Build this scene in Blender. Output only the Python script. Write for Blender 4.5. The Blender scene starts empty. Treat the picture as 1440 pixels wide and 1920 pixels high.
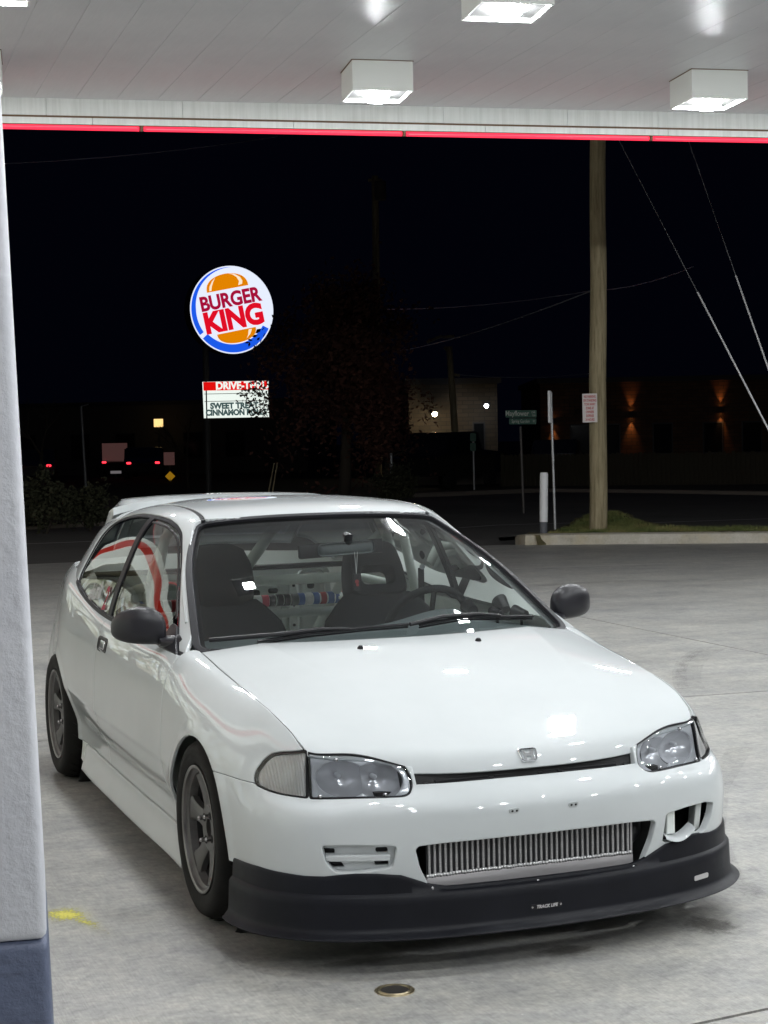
import bpy, bmesh, math, random
import numpy as np
from mathutils import Vector, Matrix
random.seed(7)
SC = bpy.context.scene
COL = SC.collection
# ------------------------------------------------------------------ camera
CAM = np.array([-2.1773, -5.2346, 1.5256]); YAW, PITCH, ROLL, FPX = 0.36543, -0.04206, -0.01876, 3165.76
_f = np.array([math.sin(YAW)*math.cos(PITCH), math.cos(YAW)*math.cos(PITCH), math.sin(PITCH)])
_r0 = np.array([math.cos(YAW), -math.sin(YAW), 0.0]); _u0 = np.cross(_r0, _f)
RGT = math.cos(ROLL)*_r0 + math.sin(ROLL)*_u0; UPV = -math.sin(ROLL)*_r0 + math.cos(ROLL)*_u0; FWD = _f
cd = bpy.data.cameras.new('camera'); cam = bpy.data.objects.new('camera', cd); COL.objects.link(cam)
cd.sensor_fit = 'VERTICAL'; cd.sensor_height = 24.0; cd.lens = FPX/1920*24.0; cd.clip_start = 0.05; cd.clip_end = 2000
cam.matrix_world = Matrix(((RGT[0], UPV[0], -FWD[0], CAM[0]), (RGT[1], UPV[1], -FWD[1], CAM[1]), (RGT[2], UPV[2], -FWD[2], CAM[2]), (0, 0, 0, 1)))
SC.camera = cam
# ------------------------------------------------------------------ night sky
world = bpy.data.worlds.new('World'); SC.world = world; world.use_nodes = True
wn = world.node_tree; bg = wn.nodes['Background']
sky = wn.nodes.new('ShaderNodeTexSky'); sky.sky_type = 'NISHITA'; sky.sun_disc = False
sky.sun_elevation = math.radians(-5.0); sky.sun_rotation = math.radians(200); sky.air_density = 1.0
wn.links.new(sky.outputs[0], bg.inputs[0]); bg.inputs[1].default_value = 0.05
glow = wn.nodes.new('ShaderNodeBackground'); glow.inputs[0].default_value = (.22,.30,1.0,1); glow.inputs[1].default_value = .0022     # even town glow of the night sky
adds = wn.nodes.new('ShaderNodeAddShader'); wn.links.new(bg.outputs[0], adds.inputs[0]); wn.links.new(glow.outputs[0], adds.inputs[1]); wn.links.new(adds.outputs[0], wn.nodes['World Output'].inputs[0])
SC.view_settings.view_transform = 'Standard'; SC.view_settings.look = 'None'; SC.view_settings.exposure = 0.0; SC.view_settings.gamma = 1.0
SC.view_settings.use_curve_mapping = False
SC.cycles.use_denoising = True
SC.cycles.max_bounces = 8; SC.cycles.transparent_max_bounces = 20; SC.cycles.sample_clamp_indirect = 6.0
LIGHT_STRENGTH = 405.0          # canopy lamps, emission of each lens
# ------------------------------------------------------------------ helpers: placing
def ray(px, py):
    d = FWD*FPX + RGT*(px-720) - UPV*(py-960); return d/np.linalg.norm(d)
def at(px, py, depth):                       # point seen in that direction at a given distance
    d = ray(px, py); return CAM + d*depth/(d@FWD)
def onz(px, py, z=0.0):
    d = ray(px, py); return CAM + d*(z-CAM[2])/d[2]
def ony(px, py, y):
    d = ray(px, py); return CAM + d*(y-CAM[1])/d[1]
# ------------------------------------------------------------------ helpers: materials
MATS = {}
def mat(name, col=(.5,.5,.5), rough=.5, metal=0.0, coat=0.0, spec=.5, emit=None, es=0.0, nodes=None, coat_rough=.03):
    m = bpy.data.materials.new(name); m.use_nodes = True; nt = m.node_tree; b = nt.nodes['Principled BSDF']
    b.inputs['Base Color'].default_value = (*col, 1); b.inputs['Roughness'].default_value = rough
    b.inputs['Metallic'].default_value = metal; b.inputs['Coat Weight'].default_value = coat
    b.inputs['Coat Roughness'].default_value = coat_rough; b.inputs['Specular IOR Level'].default_value = spec
    if emit: b.inputs['Emission Color'].default_value = (*emit, 1); b.inputs['Emission Strength'].default_value = es
    if nodes: nodes(nt, b)
    MATS[name] = m; return m
def nd(nt, t, **k):
    n = nt.nodes.new(t)
    for a, v in k.items():
        if a.startswith('i_'): n.inputs[a[2:].replace('_', ' ')].default_value = v
        else: setattr(n, a, v)
    return n
def noise(nt, scale, detail=4, rough=.6, coord='Object', stretch=None, dist=0.0):
    tc = nd(nt, 'ShaderNodeTexCoord'); src = tc.outputs[coord]
    if stretch:
        mp = nd(nt, 'ShaderNodeMapping'); mp.inputs['Scale'].default_value = stretch[:3]
        if len(stretch) > 3: mp.inputs['Rotation'].default_value = (0, 0, stretch[3])
        nt.links.new(src, mp.inputs[0]); src = mp.outputs[0]
    n = nd(nt, 'ShaderNodeTexNoise'); n.inputs['Scale'].default_value = scale; n.inputs['Detail'].default_value = detail
    n.inputs['Roughness'].default_value = rough; n.inputs['Distortion'].default_value = dist
    nt.links.new(src, n.inputs['Vector']); return n.outputs['Fac']
def ramp(nt, fac, stops):
    r = nd(nt, 'ShaderNodeValToRGB'); e = r.color_ramp.elements
    while len(e) < len(stops): e.new(.5)
    for k, (p, c) in enumerate(stops):
        e[k].position = p; e[k].color = (*c, 1) if len(c) == 3 else c
    nt.links.new(fac, r.inputs[0]); return r.outputs[0]
def mixc(nt, fac, a, b, mode='MIX'):
    m = nd(nt, 'ShaderNodeMix', data_type='RGBA', blend_type=mode)
    for s, v in ((0, fac), (6, a), (7, b)):
        if isinstance(v, (int, float)): m.inputs[s].default_value = v
        elif isinstance(v, tuple): m.inputs[s].default_value = (*v, 1)
        else: nt.links.new(v, m.inputs[s])
    return m.outputs[2]
def mth(nt, op, a, b=None):
    m = nd(nt, 'ShaderNodeMath', operation=op)
    for s, v in ((0, a), (1, b)):
        if v is None: continue
        if isinstance(v, (int, float)): m.inputs[s].default_value = v
        else: nt.links.new(v, m.inputs[s])
    return m.outputs[0]
def bump(nt, b, h, strength=.3, dist=.01):
    n = nd(nt, 'ShaderNodeBump'); n.inputs['Strength'].default_value = strength; n.inputs['Distance'].default_value = dist
    nt.links.new(h, n.inputs['Height']); nt.links.new(n.outputs[0], b.inputs['Normal'])
def glassmat(name, tint=(.82,.88,.86), rough=.0, band=None, refl=1.0, haze=None):
    m = bpy.data.materials.new(name); m.use_nodes = True; nt = m.node_tree; nt.nodes.clear()
    out = nd(nt, 'ShaderNodeOutputMaterial'); mix = nd(nt, 'ShaderNodeMixShader'); tr = nd(nt, 'ShaderNodeBsdfTransparent'); gl = nd(nt, 'ShaderNodeBsdfGlossy')
    gl.inputs['Roughness'].default_value = rough; fr = nd(nt, 'ShaderNodeFresnel'); fr.inputs[0].default_value = 1.5
    tr.inputs[0].default_value = (*tint, 1)
    if band:                                  # shade band at the top of a windscreen
        geo = nd(nt, 'ShaderNodeNewGeometry'); sep = nd(nt, 'ShaderNodeSeparateXYZ'); nt.links.new(geo.outputs['Position'], sep.inputs[0])
        mr = nd(nt, 'ShaderNodeMapRange'); mr.inputs[1].default_value = band[0]; mr.inputs[2].default_value = band[1]; nt.links.new(sep.outputs[2], mr.inputs[0])
        c = mixc(nt, mr.outputs[0], tint, band[2]); nt.links.new(c, tr.inputs[0])
    fm = mth(nt, 'MULTIPLY', fr.outputs[0], refl)
    nt.links.new(fm, mix.inputs[0]); nt.links.new(tr.outputs[0], mix.inputs[1]); nt.links.new(gl.outputs[0], mix.inputs[2])
    last = mix.outputs[0]
    if haze:                                   # film of dust on the pane
        df = nd(nt, 'ShaderNodeBsdfDiffuse'); df.inputs[0].default_value = (.7,.75,.75,1); m2 = nd(nt, 'ShaderNodeMixShader')
        n = noise(nt, 3.0, 5); f = mth(nt, 'MULTIPLY', n, haze); nt.links.new(f, m2.inputs[0]); nt.links.new(last, m2.inputs[1]); nt.links.new(df.outputs[0], m2.inputs[2]); last = m2.outputs[0]
    nt.links.new(last, out.inputs[0]); MATS[name] = m; return m
# ------------------------------------------------------------------ helpers: objects
def empty(name, loc=(0,0,0), label=None, cat=None, group=None):
    o = bpy.data.objects.new(name, None); COL.objects.link(o); o.location = loc; o.empty_display_size = .1
    return tag(o, label, cat, group)
def tag(o, label=None, cat=None, group=None, kind=None):
    if label: o['label'] = label
    if cat: o['category'] = cat
    if group: o['group'] = group
    if kind: o['kind'] = kind
    return o
def link(name, me, m=None, parent=None, smooth=None, loc=None):
    o = bpy.data.objects.new(name, me); COL.objects.link(o)
    if m is not None: me.materials.append(MATS[m] if isinstance(m, str) else m)
    if smooth is not None: me.polygons.foreach_set('use_smooth', [smooth]*len(me.polygons))
    if loc is not None: o.location = loc
    if parent is not None:
        o.parent = parent
        if parent.type == 'EMPTY': o.matrix_parent_inverse = Matrix.Translation(parent.location).inverted()   # meshes are given in world coordinates
    return o
def pyd(name, V, F, m=None, parent=None, smooth=False):
    me = bpy.data.meshes.new(name); me.from_pydata([tuple(map(float, v)) for v in V], [], [tuple(int(i) for i in f) for f in F]); me.update()
    return link(name, me, m, parent, smooth)
class B:
    """collects simple solids in one bmesh"""
    def __init__(s): s.bm = bmesh.new()
    def box(s, lo, hi, bev=0.0, rot=None, org=(0,0,0), seg=2):
        lo, hi = Vector(lo), Vector(hi); c = (lo+hi)/2; d = hi-lo
        M = Matrix.Translation(c) @ Matrix.Diagonal((*d, 1))
        if rot is not None: M = Matrix.Translation(Vector(org)) @ rot @ Matrix.Translation(-Vector(org)) @ M
        g = bmesh.ops.create_cube(s.bm, size=1.0, matrix=M)
        if bev:
            es = list({e for v in g['verts'] for e in v.link_edges})
            bmesh.ops.bevel(s.bm, geom=es, offset=bev, segments=seg, profile=.5, affect='EDGES')
        return s
    def tube(s, pts, r, n=12, caps=True):
        pts = [Vector(p) for p in pts]; rr = r if isinstance(r, (list, tuple)) else [r]*len(pts); rings = []
        for i, p in enumerate(pts):
            t = (pts[min(i+1, len(pts)-1)]-pts[max(i-1, 0)]).normalized()
            if i == 0: a = t.orthogonal().normalized()
            else: a = (a - t*a.dot(t)).normalized()
            b = t.cross(a)
            rings.append([s.bm.verts.new(p + (a*math.cos(2*math.pi*k/n)+b*math.sin(2*math.pi*k/n))*rr[i]) for k in range(n)])
        for A, C2 in zip(rings, rings[1:]):
            for k in range(n): s.bm.faces.new((A[k], A[(k+1) % n], C2[(k+1) % n], C2[k]))
        if caps:
            s.bm.faces.new(rings[0][::-1]); s.bm.faces.new(rings[-1])
        return s
    def lathe(s, prof, org, axis, n=48, close=False):
        axis = Vector(axis).normalized(); a = axis.orthogonal().normalized(); b = axis.cross(a); org = Vector(org); rings = []
        for r, h in prof:
            rings.append([s.bm.verts.new(org + axis*h + (a*math.cos(2*math.pi*k/n)+b*math.sin(2*math.pi*k/n))*max(r, 1e-4)) for k in range(n)])
        pr = list(zip(rings, rings[1:])) + ([(rings[-1], rings[0])] if close else [])
        for A, C2 in pr:
            for k in range(n): s.bm.faces.new((A[k], A[(k+1) % n], C2[(k+1) % n], C2[k]))
        return s
    def prism(s, poly, fn, d0, d1):
        """poly of 2d points mapped by fn(u,v,d)"""
        A = [s.bm.verts.new(fn(u, v, d0)) for u, v in poly]; C2 = [s.bm.verts.new(fn(u, v, d1)) for u, v in poly]; n = len(poly)
        s.bm.faces.new(A[::-1]); s.bm.faces.new(C2)
        for k in range(n): s.bm.faces.new((A[k], A[(k+1) % n], C2[(k+1) % n], C2[k]))
        return s
    def grid(s, P):
        nu, nv = len(P), len(P[0]); v = [[s.bm.verts.new(tuple(map(float, p))) for p in row] for row in P]
        for i in range(nu-1):
            for j in range(nv-1): s.bm.faces.new((v[i][j], v[i+1][j], v[i+1][j+1], v[i][j+1]))
        return s
    def out(s, name, m, parent=None, smooth=False, sub=0, fixn=True, weld=0):
        if weld: bmesh.ops.remove_doubles(s.bm, verts=s.bm.verts, dist=weld)
        if fixn: bmesh.ops.recalc_face_normals(s.bm, faces=s.bm.faces)
        me = bpy.data.meshes.new(name); s.bm.to_mesh(me); s.bm.free()
        o = link(name, me, m, parent, smooth)
        if smooth: autosmooth(o)
        if sub:
            md = o.modifiers.new('s', 'SUBSURF'); md.levels = sub; md.render_levels = sub
        return o
def autosmooth(o, ang=40):
    me = o.data; bm = bmesh.new(); bm.from_mesh(me); a = math.radians(ang)
    for e in bm.edges: e.smooth = not (len(e.link_faces) == 2 and e.calc_face_angle(0) > a)
    bm.to_mesh(me); bm.free()
def copy_tree(o, parent=None):
    c = o.copy(); COL.objects.link(c)
    if parent is not None: c.parent = parent
    for ch in list(o.children): copy_tree(ch, c)
    return c
def text_mesh(s, size, bold=0.0, shear=0.0, ext=0.002, align='CENTER', spacing=1.0):
    cu = bpy.data.curves.new('t', 'FONT'); cu.body = s; cu.size = size; cu.offset = bold; cu.shear = shear; cu.extrude = ext
    cu.align_x = align; cu.align_y = 'CENTER'; cu.space_character = spacing; cu.resolution_u = 4
    o = bpy.data.objects.new('t', cu); COL.objects.link(o); dg = bpy.context.evaluated_depsgraph_get()
    me = bpy.data.meshes.new_from_object(o.evaluated_get(dg)); bpy.data.objects.remove(o); bpy.data.curves.remove(cu); return me
# ------------------------------------------------------------------ materials
def _paint(nt, b):
    n = noise(nt, 2.2, 5); b.inputs['Roughness'].default_value = .5; b.inputs['Specular IOR Level'].default_value = .2
    c = ramp(nt, n, [(.3, (.57,.605,.615)), (.7, (.62,.65,.66))]); nt.links.new(c, b.inputs['Base Color'])
    f = noise(nt, 900, 2); rr = nd(nt, 'ShaderNodeMapRange'); nt.links.new(noise(nt, 6, 6), rr.inputs[0]); rr.inputs[3].default_value = .008; rr.inputs[4].default_value = .03
    nt.links.new(rr.outputs[0], b.inputs['Coat Roughness'])
mat('paint', (.76,.79,.785), .32, coat=1.0, nodes=_paint)
mat('white_inner', (.86,.90,.87), .45, coat=.3)
mat('black_gap', (.008,.008,.009), .7)
mat('black_trim', (.010,.010,.012), .42, spec=.35)
mat('rubber_trim', (.012,.012,.016), .5, spec=.25)
def _plast(nt, b):
    n = noise(nt, 5, 6); c = ramp(nt, n, [(.3, (.0055,.006,.009)), (.75, (.011,.012,.017))]); nt.links.new(c, b.inputs['Base Color'])
    r = ramp(nt, noise(nt, 9, 6), [(.3, (.40,)*3), (.7, (.55,)*3)]); nt.links.new(r, b.inputs['Roughness'])
    bump(nt, b, noise(nt, 700, 2), .12, .001)
mat('lip_plastic', (.02,.021,.028), .42, spec=.22, nodes=_plast)
def _mir(nt, b):
    n = noise(nt, 7, 5); c = ramp(nt, n, [(.3, (.011,.011,.014)), (.75, (.020,.019,.025))]); nt.links.new(c, b.inputs['Base Color']); bump(nt, b, noise(nt, 500, 2), .15, .001)
mat('mirror_plastic', (.022,.022,.027), .38, nodes=_mir)
mat('chrome', (.75,.76,.78), .08, metal=1.0)
mat('reflector', (.80,.81,.83), .28, metal=.2)
mat('alu', (.62,.60,.61), .38, metal=.45)
def _alufin(nt, b):
    n = noise(nt, 60, 4, stretch=(1,1,6)); c = ramp(nt, n, [(.3, (.46,.45,.46)), (.7, (.62,.61,.61))]); nt.links.new(c, b.inputs['Base Color'])
mat('alu_fin', (.6,.6,.6), .42, metal=.3, nodes=_alufin)
mat('weld', (.5,.5,.5), .4, metal=.9)
mat('core_dark', (.03,.03,.034), .55, metal=.4)
def _tyre(nt, b):
    n = noise(nt, 18, 6); c = ramp(nt, n, [(.3, (.006,.0058,.0055)), (.72, (.014,.013,.012))]); nt.links.new(c, b.inputs['Base Color'])
    bump(nt, b, noise(nt, 160, 4), .25, .002)
mat('tyre_rubber', (.018,.017,.016), .75, spec=.25, nodes=_tyre)
def _rim(nt, b):
    n = noise(nt, 30, 5); c = ramp(nt, n, [(.3, (.09,.087,.087)), (.7, (.13,.125,.124))]); nt.links.new(c, b.inputs['Base Color'])
mat('rim_metal', (.11,.105,.1), .42, metal=.3, nodes=_rim)
mat('rim_lip', (.2,.19,.185), .3, metal=.7)
mat('spoke_metal', (.12,.117,.116), .38, metal=.35)
mat('disc', (.30,.29,.28), .35, metal=1.0)
mat('caliper_red', (.22,.015,.018), .4)
mat('lug', (.55,.55,.56), .25, metal=1.0)
def _seat(nt, b):
    bump(nt, b, noise(nt, 900, 3), .15, .001)
mat('seat_cloth', (.016,.017,.018), .9, spec=.2, nodes=_seat)
mat('dash', (.12,.14,.145), .6)
mat('cage', (.62,.67,.62), .35, coat=.4)
mat('red_sticker', (.35,.03,.03), .5)
mat('purple_tape', (.12,.03,.30), .5)
mat('white_sticker', (.7,.7,.7), .5)
mat('pink_sticker', (.55,.08,.12), .5)
mat('blue_sticker', (.05,.12,.35), .5)
glassmat('windscreen', (.93,.97,.96), band=(1.13, 1.185, (.06,.075,.10)), refl=1.0, haze=.016)
glassmat('side_glass', (.95,.98,.97), refl=1.35)
glassmat('rear_glass', (.95,.98,.97), refl=1.2)
def _lens(name, tint, scale, axis, amt=.5):
    m = glassmat(name, tint, refl=1.15); nt = m.node_tree; tc = nd(nt, 'ShaderNodeTexCoord')
    w = nd(nt, 'ShaderNodeTexWave', wave_type='BANDS', bands_direction=axis); w.inputs['Scale'].default_value = scale; nt.links.new(tc.outputs['Object'], w.inputs[0])
    bp = nd(nt, 'ShaderNodeBump'); bp.inputs['Strength'].default_value = amt; bp.inputs['Distance'].default_value = .004; nt.links.new(w.outputs['Fac'], bp.inputs['Height'])
    for n in nt.nodes:
        if n.bl_idname == 'ShaderNodeBsdfGlossy': nt.links.new(bp.outputs[0], n.inputs['Normal'])
_lens('lamp_lens', (.90,.92,.94), 26, 'X', .25)
_lens('corner_lens', (.985,.985,.97), 60, 'X', .5)
def _amber(nt, b):
    tc = nd(nt, 'ShaderNodeTexCoord'); w = nd(nt, 'ShaderNodeTexWave', wave_type='BANDS', bands_direction='X'); w.inputs['Scale'].default_value = 48; w.inputs['Distortion'].default_value = .6
    nt.links.new(tc.outputs['Object'], w.inputs[0]); bump(nt, b, w.outputs['Fac'], .5, .004)
mat('chrome_soft', (.80,.80,.82), .22, metal=.35)
mat('corner_reflector', (.90,.91,.92), .35, metal=.05, nodes=_amber)
# ------------------------------------------------------------------ trimmed surfaces (car panels)
def ncs(x, Y, xq):
    """natural cubic spline through (x, Y[k]) evaluated at xq"""
    x = np.asarray(x, float); Y = np.asarray(Y, float); n = len(x); h = np.diff(x); A = np.zeros((n, n)); Bm = np.zeros_like(Y); A[0,0] = A[-1,-1] = 1
    d = (Y[1:]-Y[:-1])/h.reshape((-1,)+(1,)*(Y.ndim-1))
    for i in range(1, n-1):
        A[i,i-1] = h[i-1]; A[i,i] = 2*(h[i-1]+h[i]); A[i,i+1] = h[i]; Bm[i] = 6*(d[i]-d[i-1])
    m = np.linalg.solve(A, Bm.reshape(n, -1)).reshape(Y.shape)
    xq = np.asarray(xq, float); k = np.clip(np.searchsorted(x, xq, side='right')-1, 0, n-2)
    s = (-1,)+(1,)*(Y.ndim-1); a = (x[k+1]-xq).reshape(s); b = (xq-x[k]).reshape(s); hk = h[k].reshape(s)
    return m[k]*a**3/(6*hk)+m[k+1]*b**3/(6*hk)+(Y[k]/hk-m[k]*hk/6)*a+(Y[k+1]/hk-m[k+1]*hk/6)*b
def tensor(Gr, nu, nv):
    Gr = np.array(Gr, float)
    U = np.concatenate([[0], np.cumsum(np.linalg.norm(np.diff(Gr, axis=0), axis=2).mean(1))])
    Vv = np.concatenate([[0], np.cumsum(np.linalg.norm(np.diff(Gr, axis=1), axis=2).mean(0))])
    uq = np.linspace(0, U[-1], nu); vq = np.linspace(0, Vv[-1], nv)
    return ncs(Vv, ncs(U, Gr, uq).transpose(1,0,2), vq).transpose(1,0,2), uq, vq
class Pm:
    """polygon mesh with positions V, normals N and parameters Q (n,2); faces as index tuples"""
    def __init__(s, V, N, Q, F): s.V, s.N, s.Q, s.F = V, N, Q, F
    @staticmethod
    def grid(P, uq=None, vq=None, flip=False):
        nu, nv = P.shape[:2]; N = np.cross(np.gradient(P, axis=0), np.gradient(P, axis=1)); N /= np.maximum(np.linalg.norm(N, axis=2, keepdims=True), 1e-12)
        if flip: N = -N
        uq = np.arange(nu) if uq is None else uq; vq = np.arange(nv) if vq is None else vq
        Q = np.stack(np.meshgrid(uq, vq, indexing='ij'), 2); I = np.arange(nu*nv).reshape(nu, nv)
        a, b, c, d = I[:-1,:-1].ravel(), I[1:,:-1].ravel(), I[1:,1:].ravel(), I[:-1,1:].ravel()
        F = np.stack([a, d, c, b] if flip else [a, b, c, d], 1)
        return Pm(P.reshape(-1,3).copy(), N.reshape(-1,3).copy(), Q.reshape(-1,2).copy(), [tuple(f) for f in F.tolist()])
    def clip(s, phi):
        """keep phi >= 0, cutting faces along the zero line"""
        inn = (phi >= 0).tolist(); cache = {}; V, N, Q = list(s.V), list(s.N), list(s.Q); ph = phi.tolist(); out = []
        def cut(i, j):
            k = (i, j) if i < j else (j, i)
            if k not in cache:
                t = ph[i]/(ph[i]-ph[j]); cache[k] = len(V); V.append(s.V[i]*(1-t)+s.V[j]*t); N.append(s.N[i]*(1-t)+s.N[j]*t); Q.append(s.Q[i]*(1-t)+s.Q[j]*t)
            return cache[k]
        for f in s.F:
            c = sum(inn[i] for i in f)
            if c == len(f): out.append(f)
            elif c:
                g = []
                for a, b in zip(f, f[1:]+f[:1]):
                    if inn[a]: g.append(a)
                    if inn[a] != inn[b]: g.append(cut(a, b))
                if len(g) > 2: out.append(tuple(g))
        return Pm(np.array(V), np.array(N), np.array(Q), out).compact()
    def compact(s):
        used = sorted({i for f in s.F for i in f})
        if not used: return Pm(np.zeros((0,3)), np.zeros((0,3)), np.zeros((0,2)), [])
        mp = {k: i for i, k in enumerate(used)}; u = np.array(used)
        return Pm(s.V[u], s.N[u], s.Q[u], [tuple(mp[i] for i in f) for f in s.F])
    def mirror(s):
        m = np.array([-1,1,1.]); return Pm(s.V*m, s.N*m, s.Q.copy(), [f[::-1] for f in s.F])
    def offset(s, d): return Pm(s.V + s.N/np.maximum(np.linalg.norm(s.N, axis=1, keepdims=True), 1e-9)*np.asarray(d).reshape(-1,1) if np.ndim(d) else s.V + s.N*d, s.N, s.Q, s.F)
    def flip(s): return Pm(s.V, -s.N, s.Q, [f[::-1] for f in s.F])
    def obj(s, name, m, parent=None, hem=.010, round_=.0016):
        V = s.V.tolist(); F = [tuple(f) for f in s.F]
        if hem:
            cnt = {}
            for f in s.F:
                for a, b in zip(f, f[1:]+f[:1]): cnt[(a, b)] = cnt.get((a, b), 0)+1
            bd = [(a, b) for (a, b) in cnt if (b, a) not in cnt]; ins = {}
            # inward direction in the surface for each boundary vertex
            od = {}
            for a, b in bd:
                t = s.V[b]-s.V[a]; l = np.linalg.norm(t)
                if l < 1e-9: continue
                o = np.cross(t/l, s.N[a])
                for k in (a, b): od[k] = od.get(k, 0) + o
            for k, o in od.items():
                l = np.linalg.norm(o); o = o/l if l > 1e-9 else o*0; n = s.N[k]/max(np.linalg.norm(s.N[k]), 1e-9)
                i = len(V); V.append((s.V[k]+o*round_*.7-n*round_*.5).tolist()); V.append((s.V[k]+o*round_-n*round_*1.6).tolist()); V.append((s.V[k]+o*round_*.9-n*hem).tolist()); ins[k] = i
            for a, b in bd:
                if a in ins and b in ins:
                    A, C2 = ins[a], ins[b]
                    F += [(b, a, A, C2), (C2, A, A+1, C2+1), (C2+1, A+1, A+2, C2+2)]
        o = pyd(name, V, F, m, parent, True); return o
def sdf(P, poly):
    """signed distance of 2d points to polygon, positive inside"""
    P = np.asarray(P, float); pl = np.asarray(poly, float); d = np.full(len(P), 1e9); ins = np.zeros(len(P), bool)
    for a, b in zip(pl, np.roll(pl, -1, 0)):
        e = b-a; w = P-a; t = np.clip((w@e)/(e@e+1e-15), 0, 1); d = np.minimum(d, np.linalg.norm(w-t[:,None]*e, axis=1))
        c = ((a[1] > P[:,1]) != (b[1] > P[:,1])); x = a[0]+(P[:,1]-a[1])/np.where(abs(b[1]-a[1]) < 1e-12, 1e-12, b[1]-a[1])*(b[0]-a[0]); ins ^= c & (P[:,0] < x)
    return np.where(ins, d, -d)
def rpoly(poly, r=.01, n=5):
    """round the corners of a polygon"""
    out = []; m = len(poly)
    for k in range(m):
        p0, p1, p2 = (np.array(poly[(k+j) % m], float) for j in (-1, 0, 1)); a = p0-p1; b = p2-p1; la, lb = np.linalg.norm(a), np.linalg.norm(b); rr = min(r, la*.45, lb*.45)
        A = p1+a/la*rr; Bp = p1+b/lb*rr
        for t in np.linspace(0, 1, n): out.append(tuple((1-t)**2*A+2*t*(1-t)*p1+t*t*Bp))
    return out
def sm(x): x = np.clip(x, 0, 1); return x*x*(3-2*x)
# ------------------------------------------------------------------ the hatchback: master surfaces (x > 0 half, front axle at y = 0, nose towards -y)
WG = [
 [(0,-.722,.547),(0,-.728,.530),(0,-.758,.511),(0,-.793,.482),(0,-.811,.443),(0,-.812,.37),(0,-.805,.30),(0,-.797,.225)],
 [(.2,-.716,.549),(.2,-.722,.532),(.2,-.750,.512),(.2,-.784,.482),(.2,-.802,.443),(.2,-.803,.37),(.2,-.797,.30),(.2,-.788,.225)],
 [(.375,-.686,.575),(.375,-.700,.547),(.375,-.714,.516),(.38,-.748,.490),(.385,-.772,.452),(.388,-.778,.37),(.388,-.772,.30),(.386,-.764,.225)],
 [(.53,-.624,.616),(.53,-.644,.567),(.53,-.665,.508),(.54,-.700,.483),(.548,-.724,.447),(.553,-.730,.37),(.553,-.724,.30),(.55,-.716,.23)],
 [(.650,-.575,.624),(.656,-.588,.575),(.662,-.604,.502),(.673,-.630,.474),(.684,-.650,.440),(.689,-.655,.37),(.689,-.648,.30),(.684,-.640,.235)],
 [(.667,-.510,.660),(.700,-.525,.605),(.722,-.536,.523),(.745,-.553,.482),(.760,-.564,.440),(.766,-.567,.37),(.765,-.560,.30),(.760,-.553,.24)],
 [(.678,-.425,.690),(.718,-.436,.643),(.757,-.450,.557),(.782,-.460,.490),(.797,-.467,.440),(.803,-.468,.37),(.800,-.464,.30),(.795,-.460,.245)],
 [(.686,-.320,.713),(.722,-.324,.679),(.781,-.329,.596),(.809,-.334,.518),(.821,-.335,.450),(.824,-.335,.37),(.820,-.335,.30),(.814,-.335,.245)],
 [(.692,-.180,.733),(.730,-.180,.709),(.797,-.180,.637),(.829,-.180,.552),(.839,-.180,.460),(.839,-.180,.37),(.832,-.180,.29),(.820,-.180,.19)],
 [(.698,0,.757),(.738,0,.740),(.806,0,.674),(.837,0,.583),(.845,0,.470),(.843,0,.37),(.832,0,.27),(.812,0,.13)],
 [(.702,.2,.782),(.742,.2,.769),(.811,.2,.703),(.839,.2,.605),(.846,.2,.475),(.841,.2,.37),(.815,.2,.27),(.806,.2,.10)],
 [(.704,.42,.813),(.757,.42,.804),(.817,.42,.730),(.840,.42,.615),(.847,.42,.480),(.838,.42,.37),(.800,.42,.27),(.802,.42,.10)],
 [(.712,.80,.850),(.778,.80,.808),(.822,.80,.738),(.843,.80,.622),(.848,.80,.490),(.838,.80,.37),(.797,.80,.27),(.802,.80,.10)],
 [(.712,1.25,.865),(.780,1.25,.817),(.822,1.25,.748),(.843,1.25,.630),(.848,1.25,.495),(.837,1.25,.37),(.793,1.25,.27),(.800,1.25,.10)],
 [(.712,1.70,.882),(.781,1.70,.831),(.818,1.70,.762),(.840,1.70,.640),(.845,1.70,.505),(.833,1.70,.38),(.786,1.70,.27),(.795,1.70,.10)],
 [(.708,2.15,.935),(.778,2.15,.878),(.811,2.15,.795),(.833,2.15,.665),(.838,2.15,.530),(.824,2.15,.40),(.782,2.15,.28),(.788,2.15,.11)],
 [(.680,2.50,1.00),(.758,2.50,.930),(.800,2.50,.835),(.824,2.50,.690),(.832,2.50,.560),(.822,2.50,.43),(.800,2.50,.30),(.785,2.50,.16)],
 [(.640,2.85,1.00),(.705,2.85,.940),(.748,2.85,.840),(.775,2.85,.700),(.795,2.85,.560),(.795,2.85,.43),(.785,2.85,.31),(.77,2.85,.20)],
 [(.560,3.05,.98),(.620,3.08,.93),(.660,3.12,.84),(.690,3.15,.70),(.720,3.18,.56),(.725,3.19,.43),(.72,3.18,.31),(.70,3.16,.20)],
 [(.36,3.13,.98),(.40,3.16,.93),(.43,3.21,.84),(.45,3.24,.70),(.46,3.29,.56),(.46,3.30,.43),(.46,3.29,.31),(.45,3.26,.20)],
 [(0,3.15,.98),(0,3.18,.93),(0,3.23,.84),(0,3.26,.70),(0,3.31,.56),(0,3.32,.43),(0,3.31,.31),(0,3.28,.20)]]
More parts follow.
